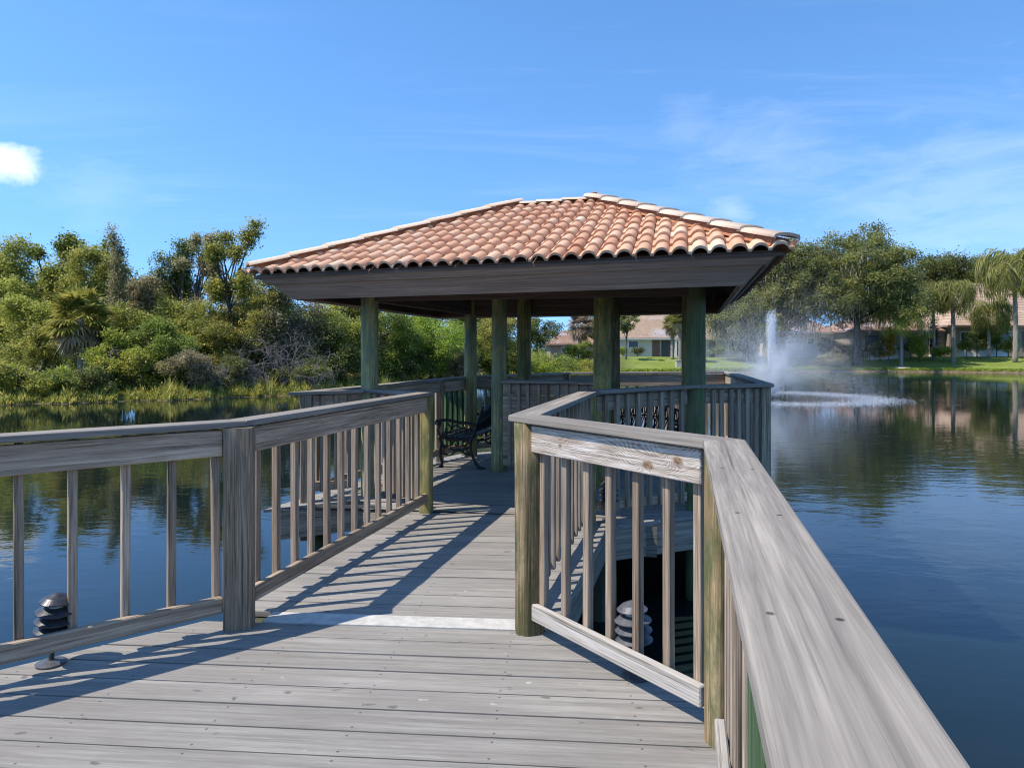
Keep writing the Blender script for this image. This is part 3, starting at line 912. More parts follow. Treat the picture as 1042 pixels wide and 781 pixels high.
# ================================================================= path lights
def path_light(x, y, z, tilt, mat, label):
    t = thing('path_light', label, 'path light', (x, y, z), 0, 'tiered path lights on the deck edge')
    m = WM[t] @ Euler((tilt[0], tilt[1], .3)).to_matrix().to_4x4() @ Matrix.Scale(.9, 4)
    bm = bmesh.new(); lathe_bm(bm, [(0, 0), (.068, 0), (.07, .008), (.05, .014), (.016, .022), (.014, .03), (0, .03)], 24, sm=False)
    link('base_plate', bm_mesh(bm, 'base_plate'), MAT['lampgrey'], t, WM[t])
    bm = bmesh.new(); lathe_bm(bm, [(.014, .02), (.014, .20), (0, .20)], 12)
    link('stem', bm_mesh(bm, 'stem'), MAT[mat], t, m)
    bm = bmesh.new(); lathe_bm(bm, [(0, .20), (.042, .20), (.042, .38), (0, .38)], 20, sm=False)
    link('lens', bm_mesh(bm, 'lens'), MAT['lens'], t, m)
    for k, z0 in enumerate((.215, .268, .321)):
        bm = bmesh.new(); lathe_bm(bm, [(.045, z0 + .016), (.058, z0 + .014), (.102, z0 - .012), (.102, z0 - .017), (.058, z0 + .006), (.045, z0 + .008), (.045, z0 + .016)], 32, sm=False)
        link('louver', bm_mesh(bm, 'louver'), MAT[mat], t, m)
    bm = bmesh.new(); lathe_bm(bm, [(.084, .362), (.085, .367), (.055, .392), (.02, .408), (.010, .411), (0, .412)], 32, sm=False)
    lathe_bm(bm, [(.084, .362), (.05, .374), (0, .374)], 32, sm=False)
    link('cap', bm_mesh(bm, 'cap'), MAT[mat], t, m)
path_light(-2.37, 3.51, 0, (.06, .10), 'lamp', 'black tiered path light under the railing at the left edge')
path_light(.615, 3.375, 0, (-.04, -.05), 'lampgrey', 'faded grey tiered path light behind the pale bottom rail in the right foreground')
path_light(-1.27, 7.36, 0, (.03, .02), 'lamp', 'dark tiered path light beyond the left railing near the mossy end post')
path_light(.90, 6.32, .05, (.02, -.03), 'lamp', 'small dark tiered path light outside the right bay of the gazebo')
# ================================================================= terrain and pond
shore = [(-60, 14), (-40, 24), (-30, 29.5), (-23.5, 32.2), (-18, 35), (-12.6, 39.0), (-8.0, 44), (-3.7, 51), (2, 60), (8.2, 73), (15, 80), (26, 83), (36, 86), (43.6, 88), (52, 84.5), (60.6, 81), (75, 74),
         (88, 50), (90, 15), (70, -20), (35, -28), (8, -16), (1.2, -4.2), (-3.2, -4.0), (-12, -14), (-40, -22), (-66, -8)]
sa = np.array([math.atan2(x, y) for x, y in shore]); sr = np.array([math.hypot(x, y) for x, y in shore])
o_ = np.argsort(sa); sa, sr = sa[o_], sr[o_]
sa2 = np.concatenate([sa - 2 * PI, sa, sa + 2 * PI]); sr2 = np.concatenate([sr, sr, sr])
def shore_r(th):
    base = np.interp(th, sa2, sr2)
    k = np.exp(-((np.abs(th) - 0.2) ** 2))  # small irregularities along the bank
    w = np.where(np.interp(th, sa2, sr2) > 20, 1.0, 0.0)
    return base + w * (.35 * np.sin(th * 47) + .22 * np.sin(th * 113 + 1) + .12 * np.sin(th * 291 + 2))
def is_lawn(th, r):
    x, y = r * np.sin(th), r * np.cos(th)
    return x - .115 * y > .5
def terr(th, r):
    d = r - shore_r(th)
    lawn = is_lawn(th, r)
    up_l = .30 * np.clip(d / .5, 0, 1) + 1.45 * np.clip((d - .5) / 14, 0, 1) ** .9
    up_w = .12 * np.clip(d / .5, 0, 1) + .9 * np.clip((d - .5) / 9, 0, 1)
    und = .12 * np.sin(r * .21 + 3 * th) * np.clip(d / 10, 0, 1)
    far = np.clip((d - 30) / 400, 0, 1) * 4.0
    inside = -1.7 * np.clip(-d / 5, 0, 1)
    return WATER + np.where(d > 0, np.where(lawn, up_l, up_w) + und + far, inside)
def gz_at(x, y):
    return float(terr(np.array(math.atan2(x, y)), np.array(math.hypot(x, y))))
nth = 720
ths = np.linspace(-PI, PI, nth, endpoint=False)
fr = np.concatenate([np.array([-1, -.6, -.3]), np.linspace(-6, -.4, 8), np.array([-.2, 0, .12, .25, .5, .8, 1.2]), np.linspace(2, 16, 15), np.array([20, 26, 34, 45, 60, 90, 140, 220, 360, 560, 900])])
fr = np.unique(fr)
V = []
for f in fr:
    r = np.maximum(shore_r(ths) + f, .5)
    z = terr(ths, r)
    V.append(np.stack([r * np.sin(ths), r * np.cos(ths), z], 1))
V = np.concatenate([np.array([[0, 0, WATER - 1.7]]), np.concatenate(V)])
faces = [(0, 1 + (i + 1) % nth, 1 + i) for i in range(nth)]
for k in range(len(fr) - 1):
    b0, b1 = 1 + k * nth, 1 + (k + 1) * nth
    faces += [(b0 + i, b0 + (i + 1) % nth, b1 + (i + 1) % nth, b1 + i) for i in range(nth)]
me = bpy.data.meshes.new('ground'); me.from_pydata([tuple(v) for v in V], [], faces); me.shade_smooth()
g = link('ground', me, MAT['ground']); g['kind'] = 'structure'
bm = bmesh.new()
bmesh.ops.create_circle(bm, cap_ends=True, segments=96, radius=150)
w = link('water', bm_mesh(bm, 'water'), MAT['water'], None, Matrix.Translation((0, 0, WATER))); w['kind'] = 'structure'

# ================================================================= fountain
fx, fy = ground_pt(785, 37.5), 37.5
rng = np.random.default_rng(4)
ft = thing('fountain', 'tall white fountain spray standing in the pond right of the gazebo', 'fountain', (fx, fy, WATER))
bm = bmesh.new(); lathe_bm(bm, [(0, .12), (.10, .12), (.12, .06), (.45, .05), (.5, -.1), (0, -.1)], 20)
link('float', bm_mesh(bm, 'float'), MAT['nozzle'], ft, WM[ft])
def droplets(name, P, S):
    n = len(P)
    d = rng.normal(size=(n, 3)); d /= np.linalg.norm(d, axis=1, keepdims=True)
    e = np.cross(d, rng.normal(size=(n, 3))); e /= np.linalg.norm(e, axis=1, keepdims=True)
    S = S[:, None]
    Q = np.stack([P - d * S, P + e * S, P + d * S, P - e * S], 1)
    # crossed second quad gives each drop a body
    f = np.cross(d, e)
    Q2 = np.stack([P - d * S, P + f * S, P + d * S, P - f * S], 1)
    Q = np.concatenate([Q, Q2])
    o = link(name, quads_mesh(name, Q, np.full(len(Q), .5)), MAT['spray'], ft, WM[ft])
    return o
# central jet
n = 26000
h = rng.beta(1.0, 1.7, n)
sp = .03 + .13 * h ** 1.3
z = .1 + 4.85 * h - rng.exponential(.35, n) * h ** 2
P = np.stack([rng.normal(0, 1, n) * sp, rng.normal(0, 1, n) * sp, np.clip(z, .05, 9)], 1)
o = droplets('water_jet', P, rng.uniform(.010, .030, n)); o['kind'] = 'stuff'
# dome of drops that all land on one ring
n = 130000
el = np.radians(rng.choice([0, 1, 2], n, p=[.25, .35, .4]) * 14 + rng.normal(44, 5, n)); az = rng.uniform(0, 2 * PI, n)
az = np.where(rng.uniform(0, 1, n) < .6, np.round(az / (2 * PI) * 26) / 26 * 2 * PI + rng.normal(0, .03, n), az)
v0 = np.sqrt(np.clip(rng.normal(5.2, .45, n), 1, 9) * 9.81 / np.sin(2 * el))
vz, vr = v0 * np.sin(el), v0 * np.cos(el)
T = (2 * vz / 9.81) * rng.uniform(0, 1, n)
P1_ = np.stack([vr * T * np.cos(az), vr * T * np.sin(az), .1 + vz * T - 4.905 * T * T], 1)
P1_[:, 0] += .10 * T * T
P1_ += rng.normal(0, .06, P1_.shape)
# steeper fan of strands falling back round the jet
n = 75000
k_ = rng.integers(0, 40, n)
az0 = rng.uniform(0, 2 * PI, 40); el0 = np.radians(rng.uniform(62, 83, 40)); v00 = rng.uniform(5.6, 9.0, 40)
az = az0[k_] + rng.normal(0, .10, n); el = el0[k_] + rng.normal(0, .035, n); v0 = v00[k_] * rng.normal(1, .05, n)
vz, vr = v0 * np.sin(el), v0 * np.cos(el)
T = (2 * vz / 9.81) * rng.uniform(0, 1, n)
P2_ = np.stack([vr * T * np.cos(az) + .12 * T * T, vr * T * np.sin(az), .1 + vz * T - 4.905 * T * T], 1) + rng.normal(0, .07, (n, 3))
P = np.concatenate([P1_, P2_]); S = rng.uniform(.0045, .0135, len(P))
k = P[:, 2] > 0.02
o = droplets('spray', P[k], S[k]); o['kind'] = 'stuff'
# splash where the drops land
n = 14000
az = rng.uniform(0, 2 * PI, n); rr_ = rng.normal(5.2, .75, n)
P = np.stack([rr_ * np.cos(az), rr_ * np.sin(az), rng.exponential(.03, n) + .012], 1)
o = droplets('splash', P, rng.uniform(.008, .022, n)); o['kind'] = 'stuff'

# ================================================================= plants
def leaf_quads(C, n_per, spread, size, rng, aspect=.55, droop=0.0, up=.35, flat=1.0):
    """C: (m,4) clump centres and scale -> quads and their clump index"""
    m = len(C)
    idx = np.repeat(np.arange(m), n_per)
    n = len(idx)
    off = rng.normal(size=(n, 3)) * spread * C[idx, 3:4]
    off[:, 2] *= flat
    P = C[idx, :3] + off
    d = rng.normal(size=(n, 3)); d[:, 2] = d[:, 2] * .7 - droop
    d += off / (np.linalg.norm(off, axis=1, keepdims=True) + 1e-6) * .6
    d /= np.linalg.norm(d, axis=1, keepdims=True)
    nn = rng.normal(size=(n, 3)); nn[:, 2] = np.abs(nn[:, 2]) + up
    s = np.cross(d, nn); s /= (np.linalg.norm(s, axis=1, keepdims=True) + 1e-6)
    L = (size * rng.uniform(.6, 1.35, n))[:, None]
    Q = np.stack([P - d * L * .5, P + s * L * aspect * .5, P + d * L * .5, P - s * L * aspect * .5], 1)
    return Q, idx
def envelope(kind, n, rng, rx, ry, h0, h1):
    """clump centres (n,4) in a crown between heights h0 and h1"""
    hz, cz = (h1 - h0) / 2, (h1 + h0) / 2
    nb = {'round': 9, 'oak': 30, 'tall': 9, 'mound': 10, 'wispy': 8, 'column': 8}[kind]
    bl = []
    for k in range(nb):
        for _ in range(60):
            p = rng.uniform(-1, 1, 3)
            if np.dot(p, p) < 1: break
        if kind == 'oak':
            if k < 24:
                zc = 1 - 1.35 * (k + .5) / 24; aa = k * 2.39996 + rng.uniform(-.3, .3); q = math.sqrt(max(0, 1 - zc * zc))
                p = np.array([q * math.cos(aa), q * math.sin(aa), zc]) * rng.uniform(.52, .78)
                r = rng.uniform(.24, .36)
            else:
                p = p * .5; r = rng.uniform(.3, .4)
        elif kind == 'mound':
            p[2] = abs(p[2]) * .9 - .55; r = rng.uniform(.3, .5)
        elif kind == 'column':
            f = k / (nb - 1); p = np.array([rng.uniform(-.3, .3), rng.uniform(-.3, .3), -1 + 1.85 * f]); r = .55 * (1 - .55 * f)
        elif kind == 'wispy':
            r = rng.uniform(.16, .34)
        elif kind == 'tall':
            f = k / (nb - 1); a = rng.uniform(0, 2 * PI); q = rng.uniform(.1, .65) * (1 - .3 * f)
            p = np.array([q * math.cos(a), q * math.sin(a), -.85 + 1.6 * f]); r = rng.uniform(.22, .40)
        else:
            p *= .8; r = rng.uniform(.28, .48)
        bl.append((*p, r))
    bl = np.array(bl)
    # scale the blob set to the requested extents
    for ax in range(3):
        lo_, hi_ = (bl[:, ax] - bl[:, 3]).min(), (bl[:, ax] + bl[:, 3]).max()
        bl[:, ax] = (bl[:, ax] - (lo_ + hi_) / 2) * 2 / (hi_ - lo_)
    pick = rng.choice(nb, n, p=bl[:, 3] ** 2 / (bl[:, 3] ** 2).sum())
    d = rng.normal(size=(n, 3)); d[:, 2] += .35; d /= np.linalg.norm(d, axis=1, keepdims=True)
    rad = bl[pick, 3] * rng.uniform(.35, 1.0, n) ** .6
    P = bl[pick, :3] + d * rad[:, None]
    P = np.clip(P, -1.05, 1.05)
    out = np.stack([P[:, 0] * rx, P[:, 1] * ry, cz + P[:, 2] * hz, rng.uniform(.7, 1.3, n)], 1)
    return out
def limbs(name, C, h_tr, r, rng, parent, mat, world, nl=14, lean=0, hsplit=None, multi=1):
    bm = bmesh.new()
    hs = hsplit if hsplit is not None else h_tr
    stems = []
    for s in range(multi):
        a = rng.uniform(0, 2 * PI); q = 0 if multi == 1 else r * 2.2
        b0 = Vector((q * math.cos(a), q * math.sin(a), -.25))
        tp = Vector((lean + rng.normal(0, .06) * hs + (q * 3 * math.cos(a)), rng.normal(0, .06) * hs + q * 3 * math.sin(a), hs))
        mid = (b0 + tp) / 2 + Vector((rng.normal(0, .05) * hs, rng.normal(0, .05) * hs, 0))
        rs = r / math.sqrt(multi)
        tube_bm(bm, [b0, b0 * .7 + mid * .3 + Vector((0, 0, -.0)), mid, tp], [rs * 1.5, rs * 1.05, rs * .9, rs * .7], 8)
        stems.append((mid, tp, rs))
    pick = rng.choice(len(C), min(nl, len(C)), replace=False)
    for i in pick:
        e = Vector(C[i, :3])
        mid, tp, rs = stems[rng.integers(len(stems))]
        f = rng.uniform(.35, 1.0)
        s = mid.lerp(tp, f)
        if e.z < s.z - 1.5: s = mid.lerp(tp, .1)
        m1 = s.lerp(e, .4) + Vector((rng.normal(0, .15), rng.normal(0, .15), .10 * (e - s).length))
        m2 = s.lerp(e, .75) + Vector((rng.normal(0, .2), rng.normal(0, .2), .06 * (e - s).length))
        k = rs * rng.uniform(.28, .5)
        tube_bm(bm, [s, m1, m2, e], [k, k * .75, k * .45, k * .15], 5, cap=False)
    return link(name, bm_mesh(bm, name), MAT[mat], parent, world)
SEED = [100]
def plant(name, label, cat, px, top, wpx, depth, mat, kind='round', base=None, size=.17, dens=1.0, trunk=.12, bark='bark', group=None, crown0=.12, nl=14, aspect=.55, spread=None, moss=False, lean=0, multi=1, up=.85, mat2=None, droop=0.0, depthk=.85):
    SEED[0] += 1
    rng = np.random.default_rng(SEED[0])
    x, y = ground_pt(px, depth), depth
    zb = gz_at(x, y) if base is None else base
    H = z_at(top, depth) - zb
    size *= .8
    rx = wpx / 2 * depth / F
    t = thing(name, label, cat, (x, y, zb - .05), 0, group)
    h0 = H * crown0
    area = 2 * rx * (H - h0) * .8
    sp_ = spread if spread else min(.75, max(.17, .085 * math.sqrt(area)))
    ncl = int(max(40, min(700, 1.5 * area / sp_ ** 2)))
    C = envelope(kind, ncl, rng, rx * .93, rx * .93 * depthk, h0 + sp_ * .4, H - sp_ * .5)
    ntot = min(110000 if kind == 'oak' else 30000, max(1500, dens * 5.2 * area / (size ** 2 * aspect * .5)))
    per = int(max(10, ntot * (1.5 if kind == 'oak' else 1.0) / ncl))
    Q, idx = leaf_quads(C, per, sp_ * .62, size, rng, aspect, droop=droop, up=up, flat=.75)
    ct = rng.normal(.5, .17, ncl)
    tint = np.clip(ct[idx] + rng.normal(0, .14, len(idx)), 0, 1)
    Q = Q[Q[:, :, 2].min(1) > -.05] if True else Q
    tint = tint[:len(Q)]
    me = quads_mesh('crown', Q, tint)
    c = link('crown', me, MAT[mat], t, WM[t])
    limbs('trunk', C, H * .8, trunk, rng, t, bark, WM[t], nl, lean, hsplit=max(.4, H * (.40 if kind == 'oak' else .62)), multi=multi)
    if moss:
        k = rng.choice(ncl, ncl // 3, replace=False)
        M_ = C[k].copy(); M_[:, 2] -= rng.uniform(.4, 1.6, len(k)); 
        n_per = 26
        idx = np.repeat(np.arange(len(M_)), n_per)
        P = M_[idx, :3] + rng.normal(size=(len(idx), 3)) * np.array([.35, .35, .6])
        L = rng.uniform(.3, .9, len(idx))[:, None]
        a = rng.uniform(0, 2 * PI, len(idx)); s = np.stack([np.cos(a), np.sin(a), np.zeros(len(idx))], 1) * .045
        dn = np.array([[0, 0, -1.0]]) + rng.normal(0, .08, (len(idx), 3))
        Qm = np.stack([P - s, P + s, P + s * .4 + dn * L, P - s * .4 + dn * L], 1)
        link('hanging_moss', quads_mesh('hanging_moss', Qm, rng.uniform(0, 1, len(Qm))), MAT['grey'], t, WM[t])
    return t
def fan_palm(name, label, px, top, wpx, depth, mat='palm', trunk_r=.17, nf=34, skirt=True, group=None, base=None, cat='palm tree', trunk=True, seed=None, bark='palebark'):
    SEED[0] += 1
    rng = np.random.default_rng(SEED[0])
    x, y = ground_pt(px, depth), depth
    zb = gz_at(x, y) if base is None else base
    H = z_at(top, depth) - zb
    R = wpx / 2 * depth / F
    t = thing(name, label, cat, (x, y, zb - .05), 0, group)
    hc = max(.15, H - R * .85) if trunk else .1
    if trunk:
        bm = bmesh.new()
        n = 14
        tube_bm(bm, [(math.sin(i * .3) * .04, 0, hc * i / n - .2 * (i == 0)) for i in range(n + 1)], [trunk_r * (1.15 if i % 2 else .95) * (1.25 if i == 0 else 1) for i in range(n + 1)], 10)
        link('trunk', bm_mesh(bm, 'trunk'), MAT[bark], t, WM[t])
    def fans(nf, el0, el1, Rp, rb, nblade, q):
        Q = []; T = []
        for k in range(nf):
            az = rng.uniform(0, 2 * PI); el = math.radians(rng.uniform(el0, el1))
            d = np.array([math.cos(az) * math.cos(el), math.sin(az) * math.cos(el), math.sin(el)])
            o = np.array([0, 0, hc]); pl = Rp * rng.uniform(.7, 1.1)
            e = o + d * pl - np.array([0, 0, .12 * pl * (1 if el < .8 else .3)])
            s = np.cross(d, [0, 0, 1.0]); s /= np.linalg.norm(s) + 1e-6
            u = np.cross(s, d)
            Q.append([o + s * .02, o - s * .02, e - s * .015, e + s * .015]); T.append(.7)
            tt = np.clip(rng.normal(.5, .2), 0, 1)
            for b in range(nblade):
                a = (b / (nblade - 1) - .5) * math.radians(230)
                bd = d * math.cos(a) + s * math.sin(a) + u * rng.normal(0, .08)
                L = rb * rng.uniform(.8, 1.1) * (1 - .25 * abs(a) / 2)
                tip = e + bd * L + np.array([0, 0, -.25 * L * q])
                mid = e + bd * L * .5
                ws = np.cross(bd, u); ws /= np.linalg.norm(ws) + 1e-6
                wd = .05 * rb * 1.3
                Q.append([e, mid + ws * wd, tip, mid - ws * wd]); T.append(np.clip(tt + rng.normal(0, .1), 0, 1))
        return np.array(Q), np.array(T)
    Q, T = fans(nf, -25, 85, R * .55, R * .55, 22, 1)
    link('crown', quads_mesh('crown', Q, T), MAT[mat], t, WM[t])
    if skirt:
        Q, T = fans(int(nf * .8), -80, -20, R * .5, R * .5, 16, 1.5)
        link('dead_fronds', quads_mesh('dead_fronds', Q, T), MAT['straw'], t, WM[t])
    return t
def feather_palm(name, label, px, top, wpx, depth, mat='palm', trunk_r=.16, nf=20, group=None, droopy=1.0, base=None, double=False):
    SEED[0] += 1
    rng = np.random.default_rng(SEED[0])
    x, y = ground_pt(px, depth), depth
    zb = gz_at(x, y) if base is None else base
    H = z_at(top, depth) - zb
    R = wpx / 2 * depth / F
    t = thing(name, label, 'palm tree', (x, y, zb - .05), 0, group)
    hc = H - R * .45
    bm = bmesh.new(); n = 16
    tube_bm(bm, [(.05 * math.sin(i * .35), 0, hc * i / n - .2 * (i == 0)) for i in range(n + 1)], [trunk_r * (1.1 if i % 2 else .97) * (1.3 - .35 * i / n) for i in range(n + 1)], 10)
    link('trunk', bm_mesh(bm, 'trunk'), MAT['palebark'], t, WM[t])
    Q = []; T = []
    for k in range(nf):
        az = 2 * PI * k / nf + rng.uniform(-.25, .25); el = math.radians(rng.uniform(5, 82))
        Lf = R * rng.uniform(1.15, 1.55)
        o = np.array([0, 0, hc]); h = np.array([math.cos(az), math.sin(az), 0]); s = np.array([-h[1], h[0], 0])
        pts = []
        p = o.copy(); e = el
        ns = 16
        for i in range(ns + 1):
            pts.append(p.copy())
            p = p + (h * math.cos(e) + np.array([0, 0, math.sin(e)])) * Lf / ns
            e -= (.115 + .05 * droopy) * (1.0 + i * .05)
        tt = np.clip(rng.normal(.5, .22), 0, 1)
        for i in range(1, ns):
            p, dirv = pts[i], pts[i + 1] - pts[i]
            dirv /= np.linalg.norm(dirv)
            Q.append([pts[i - 1] + s * .025, pts[i - 1] - s * .025, p - s * .022, p + s * .022]); T.append(.8)
            for sub in (0, .5):
                q = p + dirv * (Lf / ns) * sub
                for sg in (-1, 1):
                    ll = R * .36 * math.sin(PI * (.12 + .8 * i / ns)) * rng.uniform(.8, 1.15)
                    ld = s * sg * rng.uniform(.5, .9) + dirv * .55 + np.array([0, 0, rng.uniform(-.9, .15) * droopy])
                    ld /= np.linalg.norm(ld)
                    wv = dirv * .038 * max(.6, R / 2.5)
                    m = q + ld * ll * .5; tip = q + ld * ll + np.array([0, 0, -.30 * ll * droopy])
                    Q.append([q, m + wv, tip, m - wv]); T.append(np.clip(tt + rng.normal(0, .1), 0, 1))
    link('crown', quads_mesh('crown', np.array(Q), np.array(T)), MAT[mat], t, WM[t])
    return t
def dead_shrub(name, label, px, top, wpx, depth, seed, n=60, mat='deadwood', r=.035, cat='shrub'):
    rng = np.random.default_rng(seed)
    x, y = ground_pt(px, depth), depth
    zb = gz_at(x, y); H = z_at(top, depth) - zb; R = wpx / 2 * depth / F
    t = thing(name, label, cat, (x, y, zb - .05))
    bm = bmesh.new()
    def grow(p, d, L, rad, lev):
        pts = [p]; q = p.copy()
        for i in range(4):
            d = (d + Vector(rng.normal(0, .28, 3)) + Vector((0, 0, -.05 * lev))).normalized()
            q = q + d * L / 4; pts.append(q.copy())
        tube_bm(bm, pts, [rad * (1 - .16 * i) for i in range(5)], 4, cap=False)
        if lev < 3:
            for k in range(3 if lev else 3):
                i = rng.integers(1, 5)
                grow(pts[i], (d + Vector(rng.normal(0, .7, 3))).normalized(), L * .62, rad * .58, lev + 1)
    for k in range(n):
        a = rng.uniform(0, 2 * PI); q = rng.uniform(0, .5)
        p = Vector((R * q * math.cos(a), R * .6 * q * math.sin(a), rng.uniform(0, H * .35)))
        d = Vector((math.cos(a) * 1.2, math.sin(a) * .9, rng.uniform(.3, 1.3))).normalized()
        grow(p, d, H * .42, r, 0)
    link('branches', bm_mesh(bm, 'branches'), MAT[mat], t, WM[t])
    return t

BG = 'trees and brush on the left bank'
def tree_(label, *a, **k): return plant('tree', label, 'tree', *a, group=BG, **k)
def shrub_(label, *a, **k):
    k.setdefault('crown0', 0.0)
    return plant('shrub', label, 'shrub', *a, group=BG, **k)
# --- back row, left bank
tree_('olive tree at the far left edge of the photo behind the palmettos', 2, 243, 80, 44, 'olive', 'tall', size=.20)
tree_('bright green broad-leaved tree with a ragged top, second from the left edge', 52, 234, 62, 47, 'green', 'wispy', size=.30, crown0=.3)
tree_('yellowish olive tree above the shaggy cabbage palm', 92, 248, 84, 45, 'olive', 'tall', size=.19)
tree_('dark green tree with three pointed tops behind the olive trees', 98, 236, 66, 52, 'green', 'wispy', size=.32, crown0=.3)
tree_('slender dark tree with a flat tuft at its tip, standing above its neighbours', 121, 226, 30, 42, 'grey', 'column', size=.15, trunk=.10, crown0=.15, dens=.8)
tree_('grey green tree filling the gap right of the slender tree', 148, 272, 50, 44, 'grey', 'round', size=.17)
tree_('dark round-topped tree left of the tallest tree', 178, 238, 62, 46, 'dark', 'tall', size=.19, trunk=.12, crown0=.2)
tree_('olive tree with an open top between two tall trees', 205, 233, 46, 45, 'grey', 'wispy', size=.18, crown0=.35, nl=24)
tree_('tallest tree on the left bank with an airy olive crown', 236, 219, 64, 44, 'olive', 'wispy', size=.19, crown0=.42, trunk=.14, nl=26)
tree_('leaning olive tree beside the left roof corner', 268, 272, 74, 43, 'olive', 'round', size=.18)
tree_('brown tinged brush tree under the left roof corner', 300, 292, 72, 43, 'grey', 'round', size=.17)
tree_('tall olive brush behind the bare grey branches', 190, 296, 90, 42, 'olive', 'round', size=.17)
tree_('olive brush right of the shaggy palm', 140, 300, 60, 41, 'olive', 'round', size=.17)
tree_('grey olive brush left of the shaggy palm', 32, 278, 76, 42, 'olive', 'round', size=.17)
for i, (px, tp, w_, dp, mt, lb) in enumerate([
    (-24, 252, 80, 46, 'olive', 'olive tree cut off by the left edge of the photo'),
    (20, 262, 90, 54, 'green', 'darker green tree far back behind the left-edge olive trees'),
    (76, 262, 90, 55, 'olive', 'olive tree far back behind the shaggy cabbage palm'),
    (134, 276, 80, 54, 'green', 'green tree far back behind the slender tree'),
    (176, 270, 90, 54, 'olive', 'olive tree far back behind the round-topped dark tree'),
    (222, 278, 90, 54, 'grey', 'grey green tree far back behind the tallest tree'),
    (268, 296, 90, 55, 'olive', 'olive tree far back behind the left roof corner'),
    (322, 292, 100, 56, 'dark', 'dark tree far back under the left eave of the gazebo'),
    (384, 276, 100, 58, 'olive', 'olive tree far back behind the front left gazebo post'),
    (444, 282, 100, 62, 'green', 'green tree far back between the left gazebo posts'),
    (502, 288, 90, 68, 'olive', 'olive tree far back behind the middle gazebo post')]):
    tree_(lb, px, tp, w_, dp, mt, 'round', size=.24, crown0=.0)
# --- middle row
fan_palm('cabbage_palm', 'shaggy yellow cabbage palm with a skirt of dead fronds', 82, 291, 78, 38.5, 'yellow', .2, 52, True, BG)
fan_palm('palmetto', 'green palmetto clump at the left edge below the olive trees', 12, 335, 58, 35.5, 'bright', .1, 30, False, BG, cat='palmetto', trunk=False)
fan_palm('palmetto', 'green palmetto clump left of the bright bush', 58, 338, 56, 36, 'bright', .1, 30, False, BG, cat='palmetto', trunk=False)
fan_palm('palmetto', 'pale palmetto below the shaggy cabbage palm', 84, 352, 40, 36.4, 'palm', .1, 24, False, BG, cat='palmetto', trunk=False)
shrub_('bright green bush right of the palmettos', 118, 330, 64, 37, 'bright', 'round', size=.15)
shrub_('dark green bush between the bright bush and the grey thicket', 150, 318, 56, 38.5, 'green', 'round', size=.15)
shrub_('dense green bush in front of the olive brush', 186, 336, 66, 38.5, 'green', 'round', size=.15)
shrub_('grey twiggy bush above the shore grass', 196, 352, 64, 37.5, 'grey', 'round', size=.11, dens=.7)
shrub_('yellow green bush at the left edge above the waterline', 22, 362, 74, 34, 'yellow', 'mound', size=.13)
shrub_('dark bush with low branches above the shore grass', 98, 368, 60, 35.2, 'dark', 'mound', size=.13)
shrub_('small green bush at the waterline below the palmettos', 58, 372, 60, 34.4, 'green', 'mound', size=.13)
for (px, tp, w_, dp, mt, lb) in [
    (40, 318, 80, 40.5, 'olive', 'olive brush behind the left-edge palmettos'),
    (104, 326, 70, 40.8, 'green', 'green brush under the shaggy cabbage palm'),
    (160, 334, 80, 40.3, 'grey', 'grey green brush under the slender tree'),
    (214, 326, 80, 41, 'olive', 'olive brush under the tallest tree'),
    (250, 310, 80, 44.5, 'olive', 'yellowish brush left of the bare grey branches'),
    (380, 326, 90, 50, 'olive', 'olive brush behind the front left gazebo post'),
    (470, 330, 90, 55, 'green', 'green brush behind the rear left gazebo post'),
    (140, 352, 70, 36.8, 'yellow', 'yellowish bush right of the low dark bush')]:
    shrub_(lb, px, tp, w_, dp, mt, 'round', size=.17)
# --- the thicket of bare branches
shrub_('dark green thicket behind the bare grey branches', 272, 322, 96, 43.5, 'dark', 'round', size=.15, dens=.9)
shrub_('green thicket at the right end of the bare branches', 330, 330, 80, 44, 'dark', 'round', size=.15)
shrub_('olive thicket behind the left round post of the gazebo', 346, 300, 84, 46, 'olive', 'round', size=.17)
shrub_('low dark bush at the waterline under the bare branches', 300, 360, 84, 42.2, 'green', 'mound', size=.13)
shrub_('low dark green bush at the waterline left of the bare branches', 226, 358, 60, 39.5, 'dark', 'mound', size=.13)
dead_shrub('bare_shrub', 'tangle of bare bleached grey branches above the waterline', 284, 318, 110, 41.3, 31, 44, r=.026)
dead_shrub('bare_shrub', 'smaller grey bare branches hanging over the water left of the gazebo', 322, 350, 60, 41.2, 32, 18, r=.024)
dead_shrub('bare_shrub', 'thin grey twigs in the middle of the left bank', 212, 345, 64, 38.2, 33, 14, r=.02)
# --- seen through the gazebo
shrub_('green bush between the two left posts of the gazebo', 395, 312, 80, 47, 'green', 'round', size=.16)
shrub_('dense brush with yellow tops between the left posts of the gazebo', 440, 318, 84, 49, 'bright', 'round', size=.16)
shrub_('dark low bush over the left gazebo rail', 408, 352, 70, 47.5, 'dark', 'mound', size=.14)
shrub_('brown tinged brush left of the bench', 462, 348, 56, 50, 'grey', 'mound', size=.14)
shrub_('tall brush behind the round post beside the bench', 500, 312, 70, 54, 'olive', 'round', size=.17)
shrub_('bright bush between two middle posts of the gazebo', 516, 340, 60, 56, 'yellow', 'mound', size=.16)
tree_('dark tree at the end of the left bank seen under the roof', 548, 318, 56, 76, 'dark', 'round', size=.24, crown0=.3)
shrub_('bright yellow green bush nearest the far lawn', 552, 352, 76, 60, 'bright', 'mound', size=.17)
shrub_('pale yellow green bush at the water behind the far rail', 590, 362, 64, 66, 'yellow', 'mound', size=.18)
shrub_('green bush in front of the small pink roof', 588, 345, 34, 78, 'green', 'round', size=.2)

